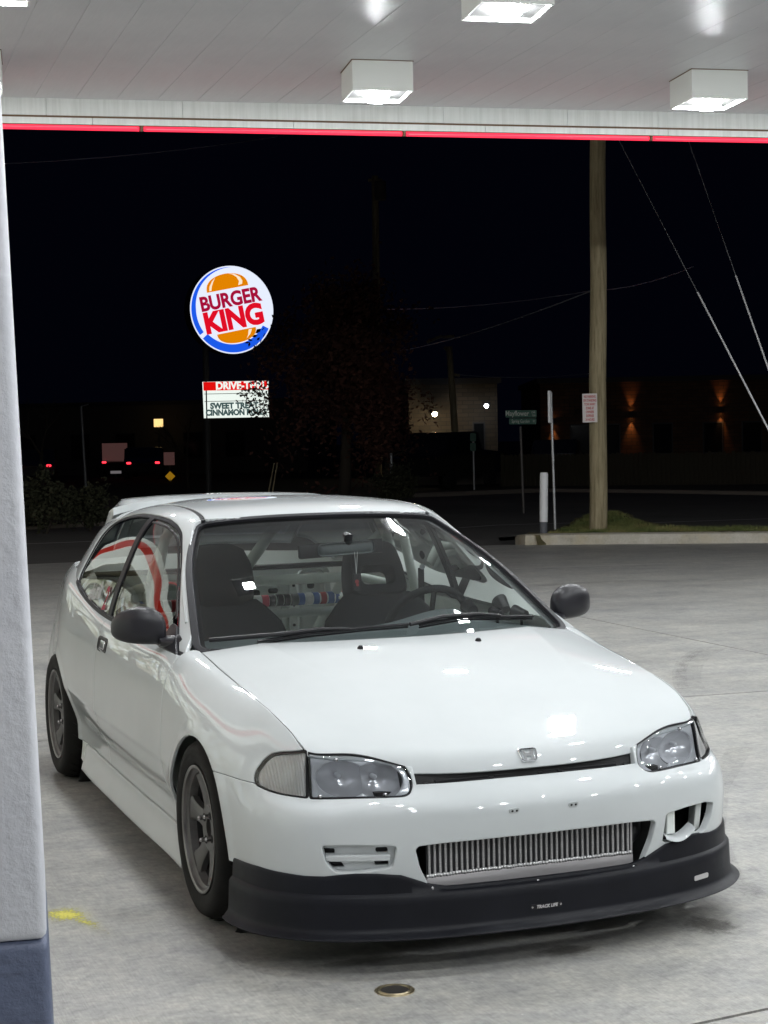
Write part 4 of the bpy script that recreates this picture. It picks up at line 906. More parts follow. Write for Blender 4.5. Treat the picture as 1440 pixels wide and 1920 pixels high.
mat('soffit', (.55,.55,.56), .34, nodes=_soff)
def _fasc(nt, b):
    c = ramp(nt, noise(nt, 2, 5), [(.3, (.68,.71,.69)), (.7, (.76,.78,.76))]); c = mixc(nt, .45, c, ramp(nt, noise(nt, 5, 6, stretch=(6,6,.25)), [(.32, (.72,.73,.70)), (.6, (1.03,1.03,1.03))]), 'MULTIPLY'); nt.links.new(c, b.inputs['Base Color'])
mat('fascia', (.6,.62,.6), .45, nodes=_fasc)
mat('rust', (.16,.10,.06), .8); mat('joint_filler', (.035,.033,.032), .9)
mat('light_box', (.66,.68,.65), .4); mat('reflector_grey', (.05,.05,.05), .5)
mat('lens_lit', (.9,.9,.85), .3, emit=(.955,.985,1.0), es=LIGHT_STRENGTH)
mat('red_neon', (.5,.02,.03), .4, emit=(1.0,.030,.085), es=1.15)
mat('red_neon_core', (.5,.02,.03), .4, emit=(1.0,.16,.20), es=1.3)
def _stucco(nt, b):
    c = ramp(nt, noise(nt, 3, 5), [(.3, (.60,.61,.66)), (.7, (.68,.69,.73))]); dr = noise(nt, 7, 7, .75, stretch=(3,3,.35)); c = mixc(nt, ramp(nt, dr, [(.60, (0,0,0)), (.72, (.35,.35,.35))]), c, (.38,.37,.37)); nt.links.new(c, b.inputs['Base Color']); bump(nt, b, noise(nt, 38, 5, .6), .5, .008)
mat('stucco_white', (.65,.66,.7), .55, nodes=_stucco)
def _stuccob(nt, b):
    c = ramp(nt, noise(nt, 4, 6), [(.3, (.075,.095,.155)), (.7, (.11,.13,.20))]); ch_ = noise(nt, 16, 8, .8); c = mixc(nt, ramp(nt, ch_, [(.66, (0,0,0)), (.70, (.7,.7,.7))]), c, (.33,.34,.38)); sc_ = noise(nt, 6, 6, .7, stretch=(.4,.4,4)); c = mixc(nt, ramp(nt, sc_, [(.58, (0,0,0)), (.7, (.5,.5,.5))]), c, (.03,.035,.05)); nt.links.new(c, b.inputs['Base Color']); bump(nt, b, noise(nt, 30, 6, .6), .6, .01)
mat('stucco_blue', (.09,.11,.17), .5, nodes=_stuccob)
# ------------------------------------------------------------------ canopy
TH = math.radians(-9.3); SX = np.array([math.cos(TH), math.sin(TH), 0]); TD = math.radians(87.3); SD = np.array([math.cos(TD), math.sin(TD), 0]); E0 = np.array([.08, 9.90, 0]); ZC = 4.60
SN = np.array([-SX[1], SX[0], 0])
def site(s, d, z=0.0): p = E0 + SX*s - SD*d; return Vector((p[0], p[1], z))
CAN = empty('canopy', (0,0,0), 'flat white filling station canopy with panelled soffit and red edge light', 'canopy')
me0 = None
S0, PW = .65-.357*22, .357
for k in range(62):
    s0 = S0+PW*k
    if me0 is None:
        b = B(); V = [b.bm.verts.new(site(S0+ds, d, z) - site(S0, 0, 0)) for d in (.0, 27.0) for ds, z in ((.0012,ZC+.012),(.0012,ZC+.001),(.003,ZC),(PW-.003,ZC),(PW-.0012,ZC+.001),(PW-.0012,ZC+.012))]
        for j in range(5): b.bm.faces.new((V[j], V[j+1], V[6+j+1], V[6+j]))
        o = b.out('soffit_panel', 'soffit', CAN); me0 = o.data; o.location = site(s0, 0, 0)
    else:
        o = bpy.data.objects.new('soffit_panel', me0); COL.objects.link(o); o.parent = CAN; o.location = site(s0, 0, 0)
b = B(); A = [site(-9,-.3,ZC+.02), site(17,-.3,ZC+.02), site(17,27.3,ZC+.02), site(-9,27.3,ZC+.02)]; A2 = [p+Vector((0,0,.6)) for p in A]; vs = [b.bm.verts.new(p) for p in A+A2]
for f in ((0,1,2,3),(4,5,6,7),(0,1,5,4),(1,2,6,5),(2,3,7,6),(3,0,4,7)): b.bm.faces.new([vs[i] for i in f])
b.out('canopy_deck', 'soffit', CAN)
def strip(name, m, z0, z1, d0, d1, s0=-8.5, s1=16.5, parent=None, bev=0):
    b = B(); P = [site(s0,d0,z0), site(s1,d0,z0), site(s1,d1,z0), site(s0,d1,z0)]; Q = [p+Vector((0,0,z1-z0)) for p in P]; vs = [b.bm.verts.new(p) for p in P+Q]
    for f in ((0,1,2,3),(4,5,6,7),(0,1,5,4),(1,2,6,5),(2,3,7,6),(3,0,4,7)): b.bm.faces.new([vs[i] for i in f])
    return b.out(name, m, parent or CAN)
# inner fascia: upper boards with butt joints, groove, lower gutter lip
random.seed(11); s = -8.0
while s < 16:
    L_ = random.choice([.9, 1.2, 1.2, 2.4]); strip('fascia_board', 'fascia', 4.452, ZC+.01, 0.0, -.03, s, s+L_-.004); s += L_
strip('fascia_groove', 'rust', 4.425, 4.46, -.012, -.04)
s = -8.2
while s < 16:
    strip('gutter_lip', 'fascia', 4.375, 4.432, .006, -.05, s, s+1.795); s += 1.8
strip('drip_edge', 'rust', 4.368, 4.3745, .004, -.05)
s = -8.35
while s < 16:
    b = B(); b.tube([site(s,-.02,4.350), site(s+2.36,-.02,4.350)], .024, 10); t = b.out('red_light_tube', 'red_neon', CAN, True)
    b = B(); b.tube([site(s+.02,-.002,4.344), site(s+2.34,-.002,4.354)], .006, 6); b.out('tube_core', 'red_neon_core', t, True)
    b = B(); c = site(s+2.38,-.015,4.348); b.box(c-Vector((.012,.02,.022)), c+Vector((.012,.02,.026)), .004); b.out('tube_clamp', 'rust', CAN); s += 2.40
# ------------------------------------------------------------------ canopy lights
def canopy_light(c, label, grp):
    t = empty('canopy_light', c, label, 'light', grp); R = Matrix.Rotation(TH, 4, 'Z')
    def bxl(lo, hi, m, nm, bev=0, par=None):
        b = B(); b.box(Vector(c)+Vector(lo), Vector(c)+Vector(hi), bev, rot=R, org=c); return b.out(nm, m, par or t)
    h = .245
    # open-bottomed box: four walls and a reflector ceiling
    for lo, hi in (((-.25,-.25,-h),(.25,-.238,0)),((-.25,.238,-h),(.25,.25,0)),((-.25,-.238,-h),(-.238,.238,0)),((.238,-.238,-h),(.25,.238,0))): bxl(lo, hi, 'light_box', 'housing_wall')
    bxl((-.238,-.238,-h+.03),(.238,.238,-h+.045), 'reflector_grey', 'reflector_plate')
    bxl((-.256,-.256,-.006),(.256,.256,-.0005), 'rust', 'ceiling_gasket')
    b = B(); vs = []
    for hw, z in ((.085,-h+.03),(.080,-h-.018),(.052,-h-.044)): vs.append([b.bm.verts.new(R @ Vector((x*hw, y*hw, z)) + Vector(c)) for x, y in ((-1,-1),(1,-1),(1,1),(-1,1))])
    for A, C2 in zip(vs, vs[1:]):
        for k in range(4): b.bm.faces.new((A[k], A[(k+1) % 4], C2[(k+1) % 4], C2[k]))
    b.bm.faces.new(vs[-1]); b.out('lens', 'lens_lit', t)
    for k in range(9):
        x0 = -.10+.025*k; bxl((x0-.004,-.21,-h+.005),(x0+.004,-.18,-h+.03), 'rust', 'vent_fin')
    return t
F1 = np.array([2.84, 7.86]); vis = {(0,0): 'square white canopy light box nearest the red edge, left of the wooden pole', (1,0): 'canopy light box above the wooden utility pole at right end of the front row', (0,1): 'canopy light box cut by the top of the picture, lens just showing', (-1,0): 'canopy light box cut by the left picture edge over the column'}
for i in range(-1, 6):
    for j in range(0, 7):
        if (i == -1 and j > 6) or (i == 2 and j > 4) or (i > 2 and j > 1): continue
        p = F1 + (SX*(2.90*i - (.36 if i < 0 and j == 0 else .47 if i < 0 and j == 1 else 0)) - SD*2.80*j)[:2]
        canopy_light((p[0], p[1], ZC), vis.get((i, j), 'canopy light box over the forecourt, seen only as a reflection'), 'canopy lights')
# ------------------------------------------------------------------ column at the picture's left edge
COLM = empty('canopy_column', (-1.80,-1.70,0), 'white stucco canopy column with dark blue painted base', 'column')
def colbox(name, m, z0, z1, grow=0.0, bev=.018):
    b = B(); R = Matrix.Rotation(TH, 4, 'Z'); c = Vector((-1.618,-1.905,0)); hw = .46
    b.box((c.x-hw-grow, c.y-grow, z0), (c.x+grow, c.y+hw+grow, z1), bev, rot=R, org=c, seg=3)
    for v in b.bm.verts: v.co.x += -.029*v.co.z
    return b.out(name, m, COLM, True)
colbox('column_shaft', 'stucco_white', .55, 4.62); colbox('column_base', 'stucco_blue', -.1, .5505, .0006)
# ------------------------------------------------------------------ ground
def sheet(name, pts, z, m, kind='structure', parent=None, th=0):
    b = B(); vs = [b.bm.verts.new((p[0], p[1], z)) for p in pts]; b.bm.faces.new(vs)
    if th:
        r = bmesh.ops.extrude_face_region(b.bm, geom=b.bm.faces[:]); bmesh.ops.translate(b.bm, verts=[v for v in r['geom'] if isinstance(v, bmesh.types.BMVert)], vec=(0,0,-th))
    o = b.out(name, m, parent)
    if kind and parent is None: o['kind'] = kind
    return o
sheet('ground', [(-600,-600),(600,-600),(600,900),(-600,900)], -.14, 'asphalt')
tag(bpy.data.objects['ground'], 'dark ground reaching out to the far street', 'ground')
jt = lambda x: 3.507-.068*x            # joints of the forecourt slabs
jf = lambda x: 13.765-.172*x
jn = lambda x: -1.4925+.10*x
je = lambda x: 17.05-.03*x
jd = lambda y: 4.36+.0169*(y-.5)
forecourt = sheet('forecourt', [(-14,-14),(20,-14),(20,11),(11.25,14.9),(8.0,16.7),(-14,17.3)], -.012, 'joint_filler'); tag(forecourt, 'grey concrete forecourt of large slabs under the car', 'forecourt')
g = .0075
def slab(pts):
    b = B(); vs = [b.bm.verts.new((p[0], p[1], 0)) for p in pts]; f = b.bm.faces.new(vs); r = bmesh.ops.extrude_face_region(b.bm, geom=[f]); bmesh.ops.translate(b.bm, verts=[v for v in r['geom'] if isinstance(v, bmesh.types.BMVert)], vec=(0,0,-.010))
    return b.out('concrete_slab', 'concrete', forecourt)
L0, L1 = -14, 20
def slab_row(lo, hi):
    xs = []
    for x in (L0, None, L1): xs.append(x)
    # left of the long joint
    ya, yb = lo(4.4), hi(4.4); xa, xb = jd(ya), jd(yb)
    slab([(L0, lo(L0)+g), (xa-g, lo(xa)+g), (xb-g, hi(xb)-g), (L0, hi(L0)-g)])
    slab([(xa+g, lo(xa)+g), (L1, lo(L1)+g), (L1, hi(L1)-g), (xb+g, hi(xb)-g)])
slab([(L0,-14),(L1,-14),(L1,jn(L1)-g),(L0,jn(L0)-g)])
slab_row(jn, jt); slab_row(jt, jf)
xa = jd(13); slab([(L0, jf(L0)+g),(xa-g, jf(xa)+g),(xa-g, 17.0),(L0, 17.3)]); slab([(xa+g, jf(xa)+g),(13.2, jf(13.2)+g),(13.2,13.9),(11.25,15.0),(8.0,16.8),(xa+g,17.0)])
# yellow paint splash, drain ring and dark patch near the lip
b = B(); random.seed(21)
def _yel(nt, bs): 
    c = ramp(nt, noise(nt, 40, 5), [(.3, (.60,.55,.10)), (.7, (.75,.70,.22))]); nt.links.new(c, bs.inputs['Base Color'])
mat('yellow_paint', (.7,.65,.15), .7, nodes=_yel)
mat('stain', (.055,.05,.045), .45)
def splat(name, m, cs, z, label, cat):
    b = B()
    for (x, y, rx, ry, rot) in cs:
        n = 22; vs = []
        for k in range(n):
            a = 2*math.pi*k/n; r = 1+random.uniform(-.28,.22); u, v = rx*r*math.cos(a), ry*r*math.sin(a); vs.append(b.bm.verts.new((x+u*math.cos(rot)-v*math.sin(rot), y+u*math.sin(rot)+v*math.cos(rot), z)))
        b.bm.faces.new(vs); z += .0004
    o = b.out(name, m, None); tag(o, label, cat); return o
yc = onz(128,1714); ye = onz(196,1745)
def _ymask(nt, b):
    # sprayed blob with a tail, worn through in specks
    tc = nd(nt, 'ShaderNodeTexCoord'); sp = nd(nt, 'ShaderNodeSeparateXYZ'); nt.links.new(tc.outputs['Object'], sp.inputs[0]); n1 = noise(nt, 9, 5); n2 = noise(nt, 90, 4, .8)
    def ell(cx, cy, rx, ry, rot):
        c, s_ = math.cos(rot), math.sin(rot); dx = mth(nt, 'SUBTRACT', sp.outputs[0], cx); dy = mth(nt, 'SUBTRACT', sp.outputs[1], cy)
        u = mth(nt, 'ADD', mth(nt, 'MULTIPLY', dx, c/rx), mth(nt, 'MULTIPLY', dy, s_/rx)); v = mth(nt, 'ADD', mth(nt, 'MULTIPLY', dx, -s_/ry), mth(nt, 'MULTIPLY', dy, c/ry))
        return mth(nt, 'SUBTRACT', 1.0, mth(nt, 'SQRT', mth(nt, 'ADD', mth(nt, 'MULTIPLY', u, u), mth(nt, 'MULTIPLY', v, v))))
    tx, ty = ye[0]-yc[0], ye[1]-yc[1]; L = math.hypot(tx, ty)
    f = mth(nt, 'MAXIMUM', mth(nt, 'MULTIPLY', ell(-.01, .0, .085, .10, .2), 1.0), mth(nt, 'MULTIPLY', ell(tx*.5, ty*.5, L*.62, .035, math.atan2(ty, tx)), .6))
    f = mth(nt, 'ADD', f, mth(nt, 'MULTIPLY', mth(nt, 'SUBTRACT', n1, .5), 1.1)); f = mth(nt, 'ADD', f, mth(nt, 'MULTIPLY', mth(nt, 'SUBTRACT', n2, .5), 2.4))
    mr = nd(nt, 'ShaderNodeMapRange', interpolation_type='SMOOTHSTEP'); nt.links.new(f, mr.inputs[0]); mr.inputs[1].default_value = .05; mr.inputs[2].default_value = .9; mr.inputs[4].default_value = .9
    nt.links.new(mr.outputs[0], b.inputs['Alpha'])
mat('yellow_spray', (.80,.74,.12), .7, nodes=_ymask)
b = B(); b.bm.faces.new([b.bm.verts.new((x_, y_, .0012)) for x_, y_ in ((-.22,-.42),(.42,-.42),(.42,.25),(-.22,.25))]); ym = b.out('yellow_paint_mark', 'yellow_spray', None); ym.location = (yc[0], yc[1], 0); tag(ym, 'yellow spray paint splash on the concrete beside the column', 'paint mark')
DC = Vector(onz(740,1857)); DR = empty('drain_ring', DC, 'small round brass floor cap ring set in concrete in front of the car', 'drain')
mat('brass', (.42,.36,.24), .35, metal=.9); mat('dark_hole', (.012,.010,.008), .8)
b = B(); b.lathe([(.040,.001),(.041,.0045),(.044,.0050),(.046,.003),(.047,.0006),(.053,.0006),(.056,.0012),(.057,.0002)], DC, (0,0,1), 40); b.out('ring', 'brass', DR, True)
b = B(); b.lathe([(.0001,.0004),(.0405,.0004),(.0408,.0035)], DC, (0,0,1), 40); b.out('opening', 'dark_hole', DR, True)
# tyre scuffs on the slabs
def _scuff(nt, b):
    n1 = noise(nt, 5, 5); n2 = noise(nt, 60, 4, .8); f = mth(nt, 'ADD', mth(nt, 'MULTIPLY', n1, .55), mth(nt, 'MULTIPLY', n2, .55)); mr = nd(nt, 'ShaderNodeMapRange', interpolation_type='SMOOTHSTEP'); nt.links.new(f, mr.inputs[0]); mr.inputs[1].default_value = .42; mr.inputs[2].default_value = .75; mr.inputs[4].default_value = .20; nt.links.new(mr.outputs[0], b.inputs['Alpha'])
mat('tyre_scuff', (.10,.10,.105), .6, nodes=_scuff)
def scuff(px, w, label):
    P = [Vector(onz(*p)) for p in px]; b = B(); r = []
    for i, p in enumerate(P):
        t = (P[min(i+1, len(P)-1)]-P[max(i-1, 0)]).normalized(); n = Vector((-t.y, t.x, 0)); r.append([p-n*w/2+Vector((0,0,.0010)), p+n*w/2+Vector((0,0,.0010))])
    b.grid(r); o = b.out('tyre_mark', 'tyre_scuff', None); tag(o, label, 'tyre mark')
scuff([(1345,1214),(1318,1226),(1298,1243),(1290,1262),(1291,1280),(1298,1292)], .16, 'faint curved tyre mark right of the car, outer arc')
scuff([(1330,1212),(1302,1223),(1281,1240),(1273,1260),(1275,1282),(1284,1300)], .09, 'faint curved tyre mark right of the car, inner arc')
scuff([(960,1100),(1060,1094),(1180,1090),(1300,1088),(1420,1086)], .30, 'wide dark tyre smear across the slab behind the mirror')
scuff([(1390,1400),(1340,1480),(1330,1560),(1360,1640),(1420,1690)], .12, 'faint tyre mark along the slab right of the bumper')
def _oil(nt, b):
    tc = nd(nt, 'ShaderNodeTexCoord'); g_ = nd(nt, 'ShaderNodeTexGradient', gradient_type='SPHERICAL'); nt.links.new(tc.outputs['Object'], g_.inputs[0])
    f = mth(nt, 'ADD', g_.outputs['Fac'], mth(nt, 'MULTIPLY', mth(nt, 'SUBTRACT', noise(nt, 3.5, 7, .7), .5), 1.3)); f = mth(nt, 'ADD', f, mth(nt, 'MULTIPLY', mth(nt, 'SUBTRACT', noise(nt, 26, 5, .8), .5), .7))
    mr = nd(nt, 'ShaderNodeMapRange', interpolation_type='SMOOTHSTEP'); nt.links.new(f, mr.inputs[0]); mr.inputs[1].default_value = .22; mr.inputs[2].default_value = .85; mr.inputs[4].default_value = .42; nt.links.new(mr.outputs[0], b.inputs['Alpha'])
mat('oil', (.055,.047,.038), .42, nodes=_oil)
for k_, (px, py, rx, ry, lab) in enumerate([(1060,1783,.16,.10,'dark oil stain on the concrete in front of the badge on the black lip'),(690,1800,.20,.07,'dark damp stain along the lip shadow left of the drain'),(1330,1735,.14,.18,'brown stain under the splitter corner at right')]):
    p = onz(px, py); b = B(); b.bm.faces.new([b.bm.verts.new((x_, y_, 0)) for x_, y_ in ((-1,-1),(1,-1),(1,1),(-1,1))]); o = b.out('oil_stain', 'oil', None); o.location = (p[0], p[1], .0016+.0001*k_); o.scale = (rx, ry, 1); tag(o, lab, 'stain')
# ------------------------------------------------------------------ kerb island, grass
def kerbline(pts, w, h, name, label, m='kerb_concrete'):
    b = B(); P = [Vector((p[0], p[1], 0)) for p in pts]; rows = []
    wf, hf = w, h
    for i, p in enumerate(P):
        w = wf*min(1, .35+i*.25); h = hf*min(1, .45+i*.2); t = (P[min(i+1, len(P)-1)]-P[max(i-1, 0)]).normalized(); n = Vector((-t.y, t.x, 0)); rows.append([p+Vector((0,0,-.1)), p+Vector((0,0,h*.55)), p+n*.02+Vector((0,0,h*.9)), p+n*.05+Vector((0,0,h)), p+n*w+Vector((0,0,h)), p+n*w+Vector((0,0,-.1))])
    b.grid(rows); b.bm.verts.ensure_lookup_table()
    b.bm.faces.new([b.bm.verts[j] for j in range(6)]); b.bm.faces.new([b.bm.verts[(len(P)-1)*6+j] for j in range(6)])
    o = b.out(name, m, None, True); tag(o, label, 'kerb'); return o
_k = lambda px, py: tuple(onz(px, py, 0.0)[:2])
K = [_k(968,1012),_k(966,1015),_k(971,1019),_k(985,1022),(9.2,16.08),(10.2,15.47),(11.25,14.85),(12.6,14.07),(15.0,12.7),(19.0,10.4)]
for i in range(len(K)-1): pass
KE = kerbline([tuple(np.array(p)) for p in K], .30, .15, 'kerb', 'stained concrete kerb round the grass island behind the car'); KE['kind'] = 'structure'
_i = lambda px, py: tuple(onz(px, py, .15)[:2])
_kp = [Vector((p[0], p[1], 0)) for p in K]; _kn = [(_kp[min(q+1, len(K)-1)]-_kp[max(q-1, 0)]).normalized() for q in range(len(K))]
isl = [(p.x-t.y*.20, p.y+t.x*.20) for p, t in list(zip(_kp, _kn))[2:]] + [(20.5,12.2),_i(1440,989),_i(1250,989),_i(1185,984),_i(1125,971),_i(1085,981),_i(1045,992),_i(1010,1002)]
def mound(x, y): return .140 + .15*math.exp(-(((x-10.75)/.6)**2+((y-18.5)/.9)**2)) + .06*math.exp(-(((x-11.1)/.8)**2+((y-17.5)/.8)**2))
b = B(); n = 46; gx = np.linspace(7.6, 20, 90); gy = np.linspace(10.4, 20.4, 80); idx = {}
ins = sdf(np.array([(x, y) for x in gx for y in gy]), isl).reshape(90, 80)
V = [[(x, y, mound(x, y)+.02*math.sin(x*5)*math.sin(y*4)-(.25 if ins[i,j] < -.08 else 0)) for j, y in enumerate(gy)] for i, x in enumerate(gx)]
for i in range(89):
    for j in range(79):
        if ins[i,j] > -.15:
            vs = []
            for a_, c_ in ((i,j),(i+1,j),(i+1,j+1),(i,j+1)):
                if (a_, c_) not in idx: idx[(a_, c_)] = b.bm.verts.new(V[a_][c_])
                vs.append(idx[(a_, c_)])
            b.bm.faces.new(vs)
o = b.out('grass_island', 'soil', None, True); tag(o, 'soil of the kerbed grass island at the street', 'island', kind='structure')
_fi = lambda x, y: (min(max(int((x-7.6)/(12.4/89)), 0), 88), min(max(int((y-10.4)/(10.0/79)), 0), 78))
def _ins(x, y): i, j = _fi(x, y); return min(ins[i,j], ins[i+1,j], ins[i,j+1], ins[i+1,j+1])
random.seed(9); GV, GF = [], []
cnt = 0
while cnt < 26000:
    x, y = random.uniform(7.8, 17), random.uniform(11, 20); dd = _ins(x, y)
    if dd < .02: continue
    if random.random() > .35 + .65*math.exp(-((x-10.7)**2+(y-18.4)**2)/4): continue
    z = mound(x, y)+.02*math.sin(x*5)*math.sin(y*4); h = random.uniform(.02,.06)*(1.3 if random.random() < .1 else 1); a = random.random()*6.28; w = .005; lx, ly = random.gauss(0,.035), random.gauss(0,.035); i = len(GV)
    GV += [(x-w*math.cos(a), y-w*math.sin(a), z-.005), (x+w*math.cos(a), y+w*math.sin(a), z-.005), (x+lx, y+ly, z+h)]; GF.append((i, i+1, i+2)); cnt += 1
o = pyd('grass', GV, GF, 'grass_blade'); tag(o, 'short patchy grass on the kerb island round the pole', 'grass', kind='stuff')
# ------------------------------------------------------------------ street
SHEETZ = -.10
road = sheet('road', [(-60,17.0),(8.2,17.0),(9.2,19.4),(11.0,20.1),(13.4,19.3),(20,14.5),(40,2),(60,10),(24,36),(20,39.2),(15.2,38.2),(9.4,33.5),(-60,-.5+30)], -.06, 'asphalt'); tag(road, 'dark asphalt side street passing behind the forecourt', 'road')
mat('road_paint', (.5,.5,.48), .7); mat('far_verge', (.05,.048,.03), .9); mat('pave', (.22,.19,.16), .85)
def quad_strip(pts, w, z, name, m, label, cat):
    b = B(); P = [Vector((p[0], p[1], z)) for p in pts]; r = []
    for i, p in enumerate(P):
        t = (P[min(i+1, len(P)-1)]-P[max(i-1, 0)]).normalized(); n = Vector((-t.y, t.x, 0)); r.append([p-n*w/2, p+n*w/2])
    b.grid(r); o = b.out(name, m, None); tag(o, label, cat); return o
quad_strip([onz(860,990,-.06), onz(930,985,-.06), onz(1100,980,-.06)], .10, -.0555, 'edge_line', 'road_paint', 'white edge line on the street left of the utility pole', 'road marking')
quad_strip([onz(1160,983,-.06), onz(1290,978,-.06), onz(1440,973,-.06)], .12, -.0555, 'edge_line', 'road_paint', 'white edge line on the street right of the utility pole', 'road marking')
quad_strip([onz(0,1022,-.06), onz(160,1016,-.06), onz(240,1013,-.06)], .12, -.0555, 'edge_line', 'road_paint', 'faint edge line on the dark street behind the column', 'road marking')
# far side: kerb, footpath and verge
fk = [onz(-200,1000,-.06), onz(60,993,-.06), onz(200,985,-.06), onz(500,955,-.06), onz(790,931,-.06), onz(1000,922,-.06), onz(1250,925,-.06), onz(1500,930,-.06)]
o = kerbline([(p[0], p[1]) for p in fk], .25, .10, 'kerb', 'far street kerb beyond the car roof', 'pave'); o['kind'] = 'structure'; o.location.z = -.06
vg = [(p[0]+.2, p[1]+.25) for p in fk]; back = [(70,60),(60,140),(-60,140),(-60,40)]
sheet('verge', vg+back, .03, 'far_verge')['label'] = 'dark verge and lots on the far side of the street'
# ------------------------------------------------------------------ utility pole by the kerb
def _wood(nt, b):
    c = ramp(nt, noise(nt, 5, 7, .7, stretch=(5,5,.35)), [(.28, (.15,.12,.065)), (.5, (.31,.26,.155)), (.72, (.44,.38,.25))]); nt.links.new(c, b.inputs['Base Color']); bump(nt, b, noise(nt, 16, 6, stretch=(6,6,.3)), .6, .02)
mat('pole_wood', (.22,.2,.12), .85, nodes=_wood)
mat('galv', (.42,.43,.44), .45, metal=.6); mat('bollard_white', (.70,.71,.72), .45); mat('bollard_grey', (.10,.105,.12), .6)
PB = onz(1121,978,.28); PD = float((PB-CAM)@FWD); PT = at(1121,-420,PD)
UP = empty('utility_pole', PB, 'thick wooden utility pole standing in the grass island', 'pole')
b = B(); P0, P1 = Vector(PB)-Vector((0,0,.3)), Vector(PT); b.tube([P0.lerp(P1, k/14)+Vector((.01*math.sin(k*1.7), 0, 0)) for k in range(15)], [.132-.0022*k for k in range(15)], 20); b.out('pole_shaft', 'pole_wood', UP, True)
def flat_text(lines, o, ex, ez, m, size, parent, name='lettering', ext=.002, bold=.0, dy=None, spacing=1.0, sx=1.0):
    """lines of flat lettering on a plane through o with axes ex (right) and ez (up)"""
    out = []
    o, ex, ez = Vector(o), Vector(ex), Vector(ez); n = ex.cross(ez)
    for k, t in enumerate(lines):
        tm = text_mesh(t, size, bold, 0, ext, spacing=spacing); oo = o - ez*(dy or size*1.2)*k
        for v in tm.vertices: v.co = oo + ex*v.co.x*sx + ez*v.co.y + n*v.co.z
        out.append(link(name, tm, m, parent))
    return out
def plate3(name, o, ex, ez, w, h, m, th=.006, parent=None, r=.0):
    b = B(); o, ex, ez = Vector(o), Vector(ex), Vector(ez); n = ex.cross(ez); pl = [(-w/2,-h/2),(w/2,-h/2),(w/2,h/2),(-w/2,h/2)]
    b.prism(rpoly(pl, r, 4) if r else pl, lambda u, v, d: o+ex*u+ez*v+n*d, -th, 0); return b.out(name, m, parent)
RX = Vector(RGT); UZ = Vector((0,0,1)); TOW = -Vector((FWD[0], FWD[1], 0)).normalized()
HX = Vector((0,0,1)).cross(TOW).normalized() if Vector((0,0,1)).cross(TOW).dot(RX) > 0 else -Vector((0,0,1)).cross(TOW).normalized()
mat('sign_white', (.62,.58,.56), .6); mat('sign_red', (.45,.05,.05), .6)
pc = at(1106,765,PD-.20); tn = empty('pole_notice', pc, 'white notice with red printing nailed to the wooden pole', 'notice')
plate3('notice_board', pc, HX, UZ, .215, .42, 'sign_white', .004, tn)
flat_text(['NO PARKING','OR STANDING','TOW AWAY','ZONE AT','OWNERS','EXPENSE','24 HOURS'], Vector(pc)+UZ*.165+TOW*.003, HX, UZ, 'sign_red', .052, tn, bold=.001, dy=.056, sx=.55)
# guy wires with plastic guards
def guy(name, a, bb, split, label):
    t = empty(name, bb, label, 'guy wire'); a, bb = Vector(a), Vector(bb)
    b = B(); b.tube([a, a.lerp(bb, .5), bb], .006, 6); b.out('cable', 'galv', t, True)
    b = B(); b.tube([a.lerp(bb, split), bb], .012, 8); b.out('guy_guard', 'bollard_white', t, True)
guy('guy_wire', at(1160,262,PD), at(1446,815,PD-3.0), .55, 'guy wire running from the pole top down past the right picture edge, lower one')
guy('guy_wire', at(1288,255,PD), at(1462,752,PD-2.2), .55, 'guy wire higher up, reaching the right picture edge first')
# bollard and sign post at the kerb end
bp_ = onz(1019,999,.15); bd_ = float((bp_-CAM)@FWD); bt = at(1020,886,bd_); BO = empty('bollard', bp_, 'white bollard with grey foot at the rounded end of the kerb', 'bollard')
b = B(); a0, a1 = Vector(bp_), Vector(bt); f = .18; b.tube([a0.lerp(a1, f), a0.lerp(a1, .97), a1], [.060,.060,.052], 20); b.out('bollard_sleeve', 'bollard_white', BO, True)
b = B(); b.tube([a0-Vector((0,0,.1)), a0.lerp(a1, f)], .056, 20); b.out('bollard_foot', 'bollard_grey', BO, True)
sp_ = onz(1041,984,.16); sd_ = float((sp_-CAM)@FWD); PS = empty('sign_post', sp_, 'thin metal post beside the bollard carrying a sign seen edge-on', 'sign post')
b = B(); a0, a1 = Vector(sp_), Vector(at(1033,736,sd_)); b.tube([a0-Vector((0,0,.1)), a1], .021, 8); b.out('post', 'galv', PS, True)
c = Vector(at(1031,763,sd_)); b = B(); b.box(c-Vector((.02,.16,.25)), c+Vector((.02,.16,.25)), .003, rot=Matrix.Rotation(-YAW-.17, 4, 'Z'), org=c); b.out('sign_plate', 'bollard_white', PS)
# ------------------------------------------------------------------ street name sign
mat('sign_green', (.01,.10,.06), .5); mat('sign_letter', (.55,.62,.55), .5); mat('post_brown', (.13,.12,.115), .6, metal=.3)
SPt = onz(982,962,-.06); dS = float((SPt-CAM)@FWD); SS = empty('street_name_sign', SPt, 'green street name sign reading Mayflower on a thin post', 'sign')
b = B(); b.tube([Vector(SPt)-Vector((0,0,.1)), Vector(at(976,800,dS))], .028, 8); b.out('post', 'post_brown', SS, True)
EX = (HX*.985 + UZ*.0).normalized(); EZ = (Vector(UPV)).normalized()
EXr = Vector(RGT).normalized()
o1 = Vector(at(977,776,dS)); o2 = Vector(at(980,790,dS))
k1 = plate3('name_blade', o1, EXr, EZ, .66, .155, 'sign_green', .01, SS, .02); flat_text(['Mayflower'], o1-EXr*.085+TOW*.012+EZ*.005, EXr, EZ, 'sign_letter', .15, k1, bold=.002, sx=.78); flat_text(['DR'], o1+EXr*.26+TOW*.012+EZ*.03, EXr, EZ, 'sign_letter', .06, k1); flat_text(['700'], o1+EXr*.265+TOW*.012-EZ*.035, EXr, EZ, 'sign_letter', .05, k1)
